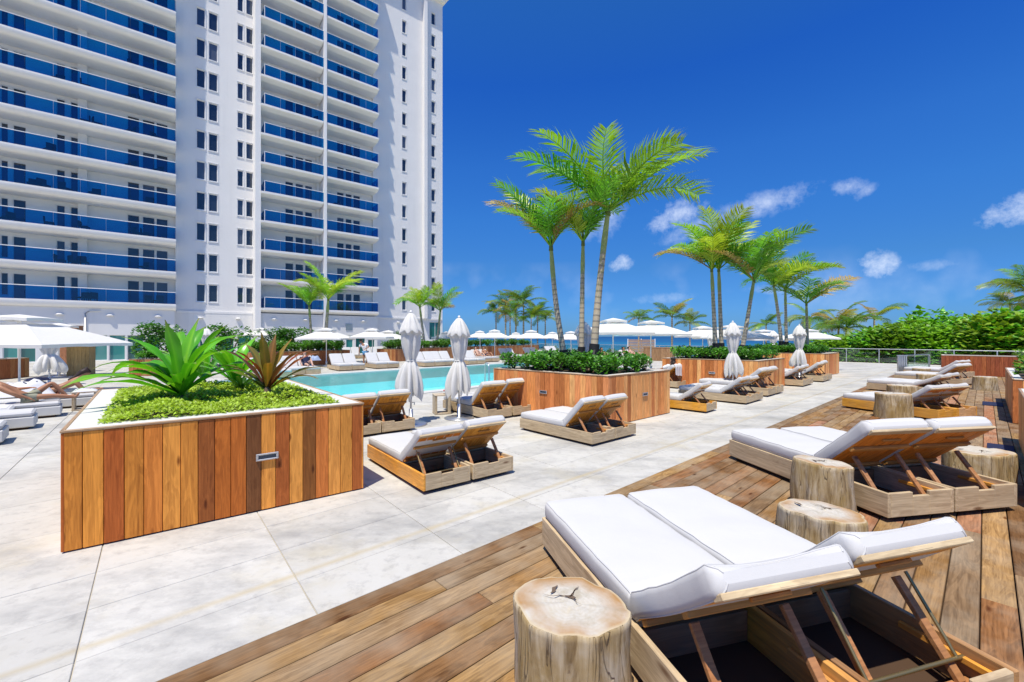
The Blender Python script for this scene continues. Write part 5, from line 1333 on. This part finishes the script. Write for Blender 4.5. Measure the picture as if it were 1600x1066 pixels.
cabinet('tall reddish wooden post cabinet behind the yellowish one', at(111, 24.5).xy, .8, .6, 2.6, 20, (.40, .19, .1))
cabinet('low wooden bar counter beneath the second big umbrella', at(1030, 36).xy, 2.4, .7, 1.1, -40, (.36, .22, .12), 'bar_counter')
th = TH('slatted_screen', 'slatted wooden screen under the second big umbrella', 'screen', at(1002, 38).to_tuple(), R(-20))
for k in range(12):
    mb = MB(); mb.cbox(-1.1, 1.1, -.015, .015, .15 + k * .135, .15 + k * .135 + .09, .004); O('slat', mb.mesh('slat', M_woodX), th, color=(.45, .28, .14))
for x in (-1.14, 0, 1.14):
    mb = MB(); mb.cbox(x - .035, x + .035, .016, .08, 0, 1.8, .004); P('post', mb, M_white, th)

# ------------------------------------------------------------------ people
def skin_mesh(name, pts, edges, rad, m, root=0, sub=2):
    me = bpy.data.meshes.new(name); me.from_pydata([tuple(p) for p in pts], edges, []); o = bpy.data.objects.new(name, me); COL.objects.link(o)
    md = o.modifiers.new('Skin', 'SKIN'); md.use_smooth_shade = True
    for i, r in enumerate(rad):
        sv = me.skin_vertices[0].data[i]; sv.radius = r if hasattr(r, '__len__') else (r, r); sv.use_root = (i == root)
    s = o.modifiers.new('Sub', 'SUBSURF'); s.levels = sub; s.render_levels = sub
    dg = bpy.context.evaluated_depsgraph_get(); ev = o.evaluated_get(dg); out = bpy.data.meshes.new_from_object(ev); out.name = name
    out.materials.clear(); out.materials.append(m)
    for p in out.polygons: p.use_smooth = True
    bpy.data.objects.remove(o); bpy.data.meshes.remove(me); return out
def person(label, loc, rz, J, skin, clothes, hair='short', sc=1.0):
    """J: joint name -> local position (m). One continuous body plus hair and clothes as children."""
    J = {k: V(v) for k, v in J.items()}
    pts, rad, ed, ix = [], [], [], {}
    def add(n, p, r, par=None):
        ix[n] = len(pts); pts.append(V(p)); rad.append(r)
        if par: ed.append((ix[par], ix[n]))
    add('pelvis', J['pelvis'], (.135, .105)); add('belly', J['pelvis'].lerp(J['chest'], .5), (.115, .09), 'pelvis'); add('chest', J['chest'], (.145, .10), 'belly')
    up = (J['head'] - J['neck']).normalized(); face = J['face'].normalized()
    add('neck', J['neck'], .05, 'chest'); add('jaw', J['head'] - up * .05 + face * .015, .062, 'neck'); add('skull', J['head'] + up * .04, .085, 'jaw'); add('crown', J['head'] + up * .105, .055, 'skull')
    add('nose', J['head'] - up * .005 + face * .115, .013, 'jaw')
    for s in 'LR':
        add('sh' + s, J['sh' + s], .058, 'chest'); add('el' + s, J['el' + s], .042, 'sh' + s); add('wr' + s, J['wr' + s], .028, 'el' + s)
        hd = (J['wr' + s] - J['el' + s]).normalized(); sd = hd.cross(V((0, 0, 1)))
        sd = sd.normalized() if sd.length > .1 else V((1, 0, 0)); nn = sd.cross(hd)
        add('pa' + s, J['wr' + s] + hd * .06, (.035, .018), 'wr' + s)
        for k in range(4):
            b = J['wr' + s] + hd * .09 + sd * (k - 1.5) * .02; add('f%d%s' % (k, s), b, .0095, 'pa' + s); L = (.07, .08, .075, .06)[k]
            add('g%d%s' % (k, s), b + hd * L * .55 - nn * .008, .0085, 'f%d%s' % (k, s)); add('t%d%s' % (k, s), b + hd * L * .95 - nn * .028, .007, 'g%d%s' % (k, s))
        tb = J['wr' + s] + hd * .035 - sd * .035; add('th' + s, tb, .011, 'pa' + s); add('tt' + s, tb + hd * .045 - sd * .022, .009, 'th' + s)
        add('hi' + s, J['hi' + s], .088, 'pelvis'); add('mt' + s, J['hi' + s].lerp(J['kn' + s], .5), .075, 'hi' + s); add('kn' + s, J['kn' + s], .054, 'mt' + s)
        add('ca' + s, J['kn' + s].lerp(J['an' + s], .35), .055, 'kn' + s); add('an' + s, J['an' + s], .036, 'ca' + s); add('to' + s, J['to' + s], (.04, .025), 'an' + s)
    th = TH('person', label, 'person', loc, rz, scale=sc)
    O('body', skin_mesh('body', pts, ed, rad, skin), th)
    def garment(name, chain, m):
        p2, r2, e2, i2 = [], [], [], {}
        for n, par, gr in chain:
            i2[n] = len(p2); p2.append(pts[ix[n]] if isinstance(gr, (int, float)) else gr[1]); g = gr if isinstance(gr, (int, float)) else gr[0]
            r = rad[ix[n]]; r2.append(tuple(x + g for x in r) if hasattr(r, '__len__') else (r + g, r + g))
            if par: e2.append((i2[par], i2[n]))
        O(name, skin_mesh(name, p2, e2, r2, m), th)
    if 'shorts' in clothes: garment('shorts', [('pelvis', None, .022), ('hiL', 'pelvis', .022), ('mtL', 'hiL', .03), ('hiR', 'pelvis', .022), ('mtR', 'hiR', .03)], clothes['shorts'])
    if 'brief' in clothes: garment('swim_bottom', [('pelvis', None, .012), ('hiL', 'pelvis', .006), ('hiR', 'pelvis', .006)], clothes['brief'])
    if 'shirt' in clothes:
        garment('shirt', [('belly', None, .03), ('pelvis', 'belly', (.03, pts[ix['pelvis']].lerp(pts[ix['belly']], .3))), ('chest', 'belly', .022), ('shL', 'chest', .022), ('elL', 'shL', (.03, pts[ix['shL']].lerp(pts[ix['elL']], .7))), ('shR', 'chest', .022), ('elR', 'shR', (.03, pts[ix['shR']].lerp(pts[ix['elR']], .7)))], clothes['shirt'])
    if 'top' in clothes:
        b = pts[ix['belly']].lerp(pts[ix['chest']], .62); d = (pts[ix['chest']] - pts[ix['belly']]).normalized()
        O('bikini_top', skin_mesh('bikini_top', [b - d * .018, b + d * .018], [(0, 1)], [(.148, .103), (.148, .103)], clothes['top'], sub=2), th)
    H = J['head']; hp, hr, he = [H + up * .055 - face * .025, H + up * .115 - face * .005, H - face * .07], [.088, .062, .075], [(0, 1), (0, 2)]
    if hair == 'long':
        q = J['neck'] - face * .07; hp += [q, q + (J['chest'] - J['neck']).normalized() * .16 - face * .07]; hr += [.055, .03]; he += [(2, 3), (3, 4)]
    O('hair', skin_mesh('hair', hp, he, hr, M_hair), th)
    sd = face.cross(up).normalized()
    for s in (-1, 1):
        mb = MB(); c = H + up * .018 + face * .078 + sd * s * .033
        mb.lathe([(.002, -.008), (.009, -.004), (.009, .004), (.002, .008)], 6, c=(0, 0)); O('eye', mb.mesh('eye', M_black), th, M=Matrix.Translation(c))
    return th
M_tee = cloth('white tee shirt', (.72, .72, .72)); M_short = cloth('light blue shorts', (.13, .33, .55)); M_bik = plain('brown bikini', (.10, .03, .02), .6); M_khaki = cloth('khaki shorts', (.33, .33, .24))
# standing man across the pool, bending a little to his left
STAND = dict(pelvis=(0, 0, .93), chest=(-.10, -.03, 1.30), neck=(-.17, -.05, 1.47), head=(-.24, -.09, 1.56), face=(-.6, -.6, -.5), shL=(-.30, -.03, 1.39), elL=(-.36, -.08, 1.12), wrL=(-.36, -.12, .88),
             shR=(.07, -.02, 1.40), elR=(.24, -.08, 1.22), wrR=(.10, -.22, 1.12), hiL=(-.09, 0, .88), knL=(-.10, -.03, .48), anL=(-.10, .02, .08), toL=(-.12, -.13, .03), hiR=(.09, 0, .88), knR=(.10, -.02, .48), anR=(.11, .03, .08), toR=(.12, -.12, .03))
person('man in white tee shirt and light blue shorts standing among loungers across the pool', at(571, 29.3, .004), 0, STAND, M_skin, dict(shirt=M_tee, shorts=M_short), sc=1.06)
# lying poses: +y is towards the feet, body on z=0
def lying(knee=.30, arms='rest', back=.25):
    c = cos(R(32)); s_ = sin(R(32))
    return dict(pelvis=(0, 0, .12), chest=(0, -.36, .12 + back), neck=(0, -.52, .20 + back * 1.4), head=(0, -.64, .26 + back * 1.6), face=(0, .55, .8), shL=(-.19, -.44, .14 + back * 1.2), elL=(-.30, -.18, .16 + back * .6), wrL=(-.15, .02, .26 + back * .3),
                shR=(.19, -.44, .14 + back * 1.2), elR=(.30, -.20, .14 + back * .5), wrR=(.28, .03, .13), hiL=(-.09, .04, .11), knL=(-.12, .42, .12 + knee), anL=(-.11, .80 - knee * .3, .05), toL=(-.12, .93 - knee * .3, .10),
                hiR=(.09, .04, .11), knR=(.11, .46, .13), anR=(.12, .86, .06), toR=(.13, .92, .17))
q = onlounger(4, .6, .39, .0); person('reclining man in khaki shorts with one knee raised, at the left edge', q, R(133.8 + 180), lying(.32), M_skin, dict(shorts=M_khaki))
# woman on her front, propped on her elbows, facing the front planter
PRONE = dict(pelvis=(0, -.05, .12), chest=(0, .28, .30), neck=(0, .42, .45), head=(0, .52, .55), face=(0, .9, -.15), shL=(-.19, .32, .32), elL=(-.22, .50, .05), wrL=(-.14, .74, .08), shR=(.19, .32, .32), elR=(.22, .50, .05), wrR=(.14, .74, .08),
             hiL=(-.09, -.10, .11), knL=(-.12, -.52, .07), anL=(-.12, -.92, .06), toL=(-.12, -1.06, .04), hiR=(.09, -.10, .11), knR=(.12, -.52, .07), anR=(.12, -.92, .06), toR=(.12, -1.06, .04))
q = onlounger(6, .85, .39, 0); person('tanned woman in brown bikini lying on her front, propped on her elbows', q, R(133.8 + 180), PRONE, M_skin, dict(brief=M_bik, top=M_bik), hair='long', sc=1.02)
def reclined(t=40, knee=.2):
    """body on a lounger: hips at the hinge, torso along the raised back, legs on the seat (feet along +y)"""
    c, z = cos(R(t)), sin(R(t)); p = lambda d, x=0, o=0: (x, -d * c + o * z, .11 + d * z + o * c)
    return dict(pelvis=p(0), chest=p(.40), neck=p(.58, 0, .02), head=p(.70, 0, .07), face=(0, .75, .65), shL=p(.49, -.19), elL=p(.24, -.29, .04), wrL=(-.14, .02, .27), shR=p(.49, .19), elR=p(.22, .29, .02), wrR=(.27, .06, .12),
                hiL=(-.09, .05, .11), knL=(-.12, .44, .12 + knee), anL=(-.11, .84 - knee * .3, .05), toL=(-.12, .97 - knee * .3, .10), hiR=(.09, .05, .11), knR=(.11, .48, .13), anR=(.12, .88, .06), toR=(.13, .94, .17))
def on_lounger(label, lab, skin, cl, hair='short', knee=.2, t=44):
    o = LG[lab]; a = o.rotation_euler.z; sc = o.scale.x
    loc = V(o.location) + V((-sin(a), cos(a), 0)) * .80 * sc + V((0, 0, .36 * sc))
    person(label, loc, a, reclined(t, knee), skin, cl, hair)
def far_pair_name(side, s): return side + ' ' + s
on_lounger('dark haired guest reclining across the pool right of the closed umbrella', 'left lounger with reclining guests across the pool', M_skin, dict(shorts=M_nav), 'long', t=48)
on_lounger('guest lying across the pool beside the dark haired one', 'right lounger with reclining guests across the pool', M_skin2, dict(brief=M_bik), t=48)
on_lounger('guest in dark clothes reclining at the left end of the pool', 'left lounger with a towel across the pool, left end', M_skin2, dict(shirt=M_nav, shorts=M_nav), t=48)
on_lounger('dark haired sleeper on the lounger left of the second palm planter', 'lounger with a dark haired sleeper, left of the second palm planter', M_skin, dict(shorts=M_nav, shirt=M_tee), 'long', .1, 42)
on_lounger('sunbather on the left under the big umbrella right of the middle palms', 'left lounger under the big umbrella right of the middle palms', M_skin, dict(brief=M_bik), 'long', t=48)
on_lounger('sunbather in a dark suit under the big umbrella', 'right lounger under the big umbrella right of the middle palms', M_skin, dict(shorts=M_nav), t=48)
on_lounger('sunbather under the second big umbrella, left one', 'left lounger with guests under the second big umbrella', M_skin2, dict(brief=M_bik), t=48)
on_lounger('sunbather under the second big umbrella, right one', 'right lounger with guests under the second big umbrella', M_skin, dict(shorts=M_short), t=48)
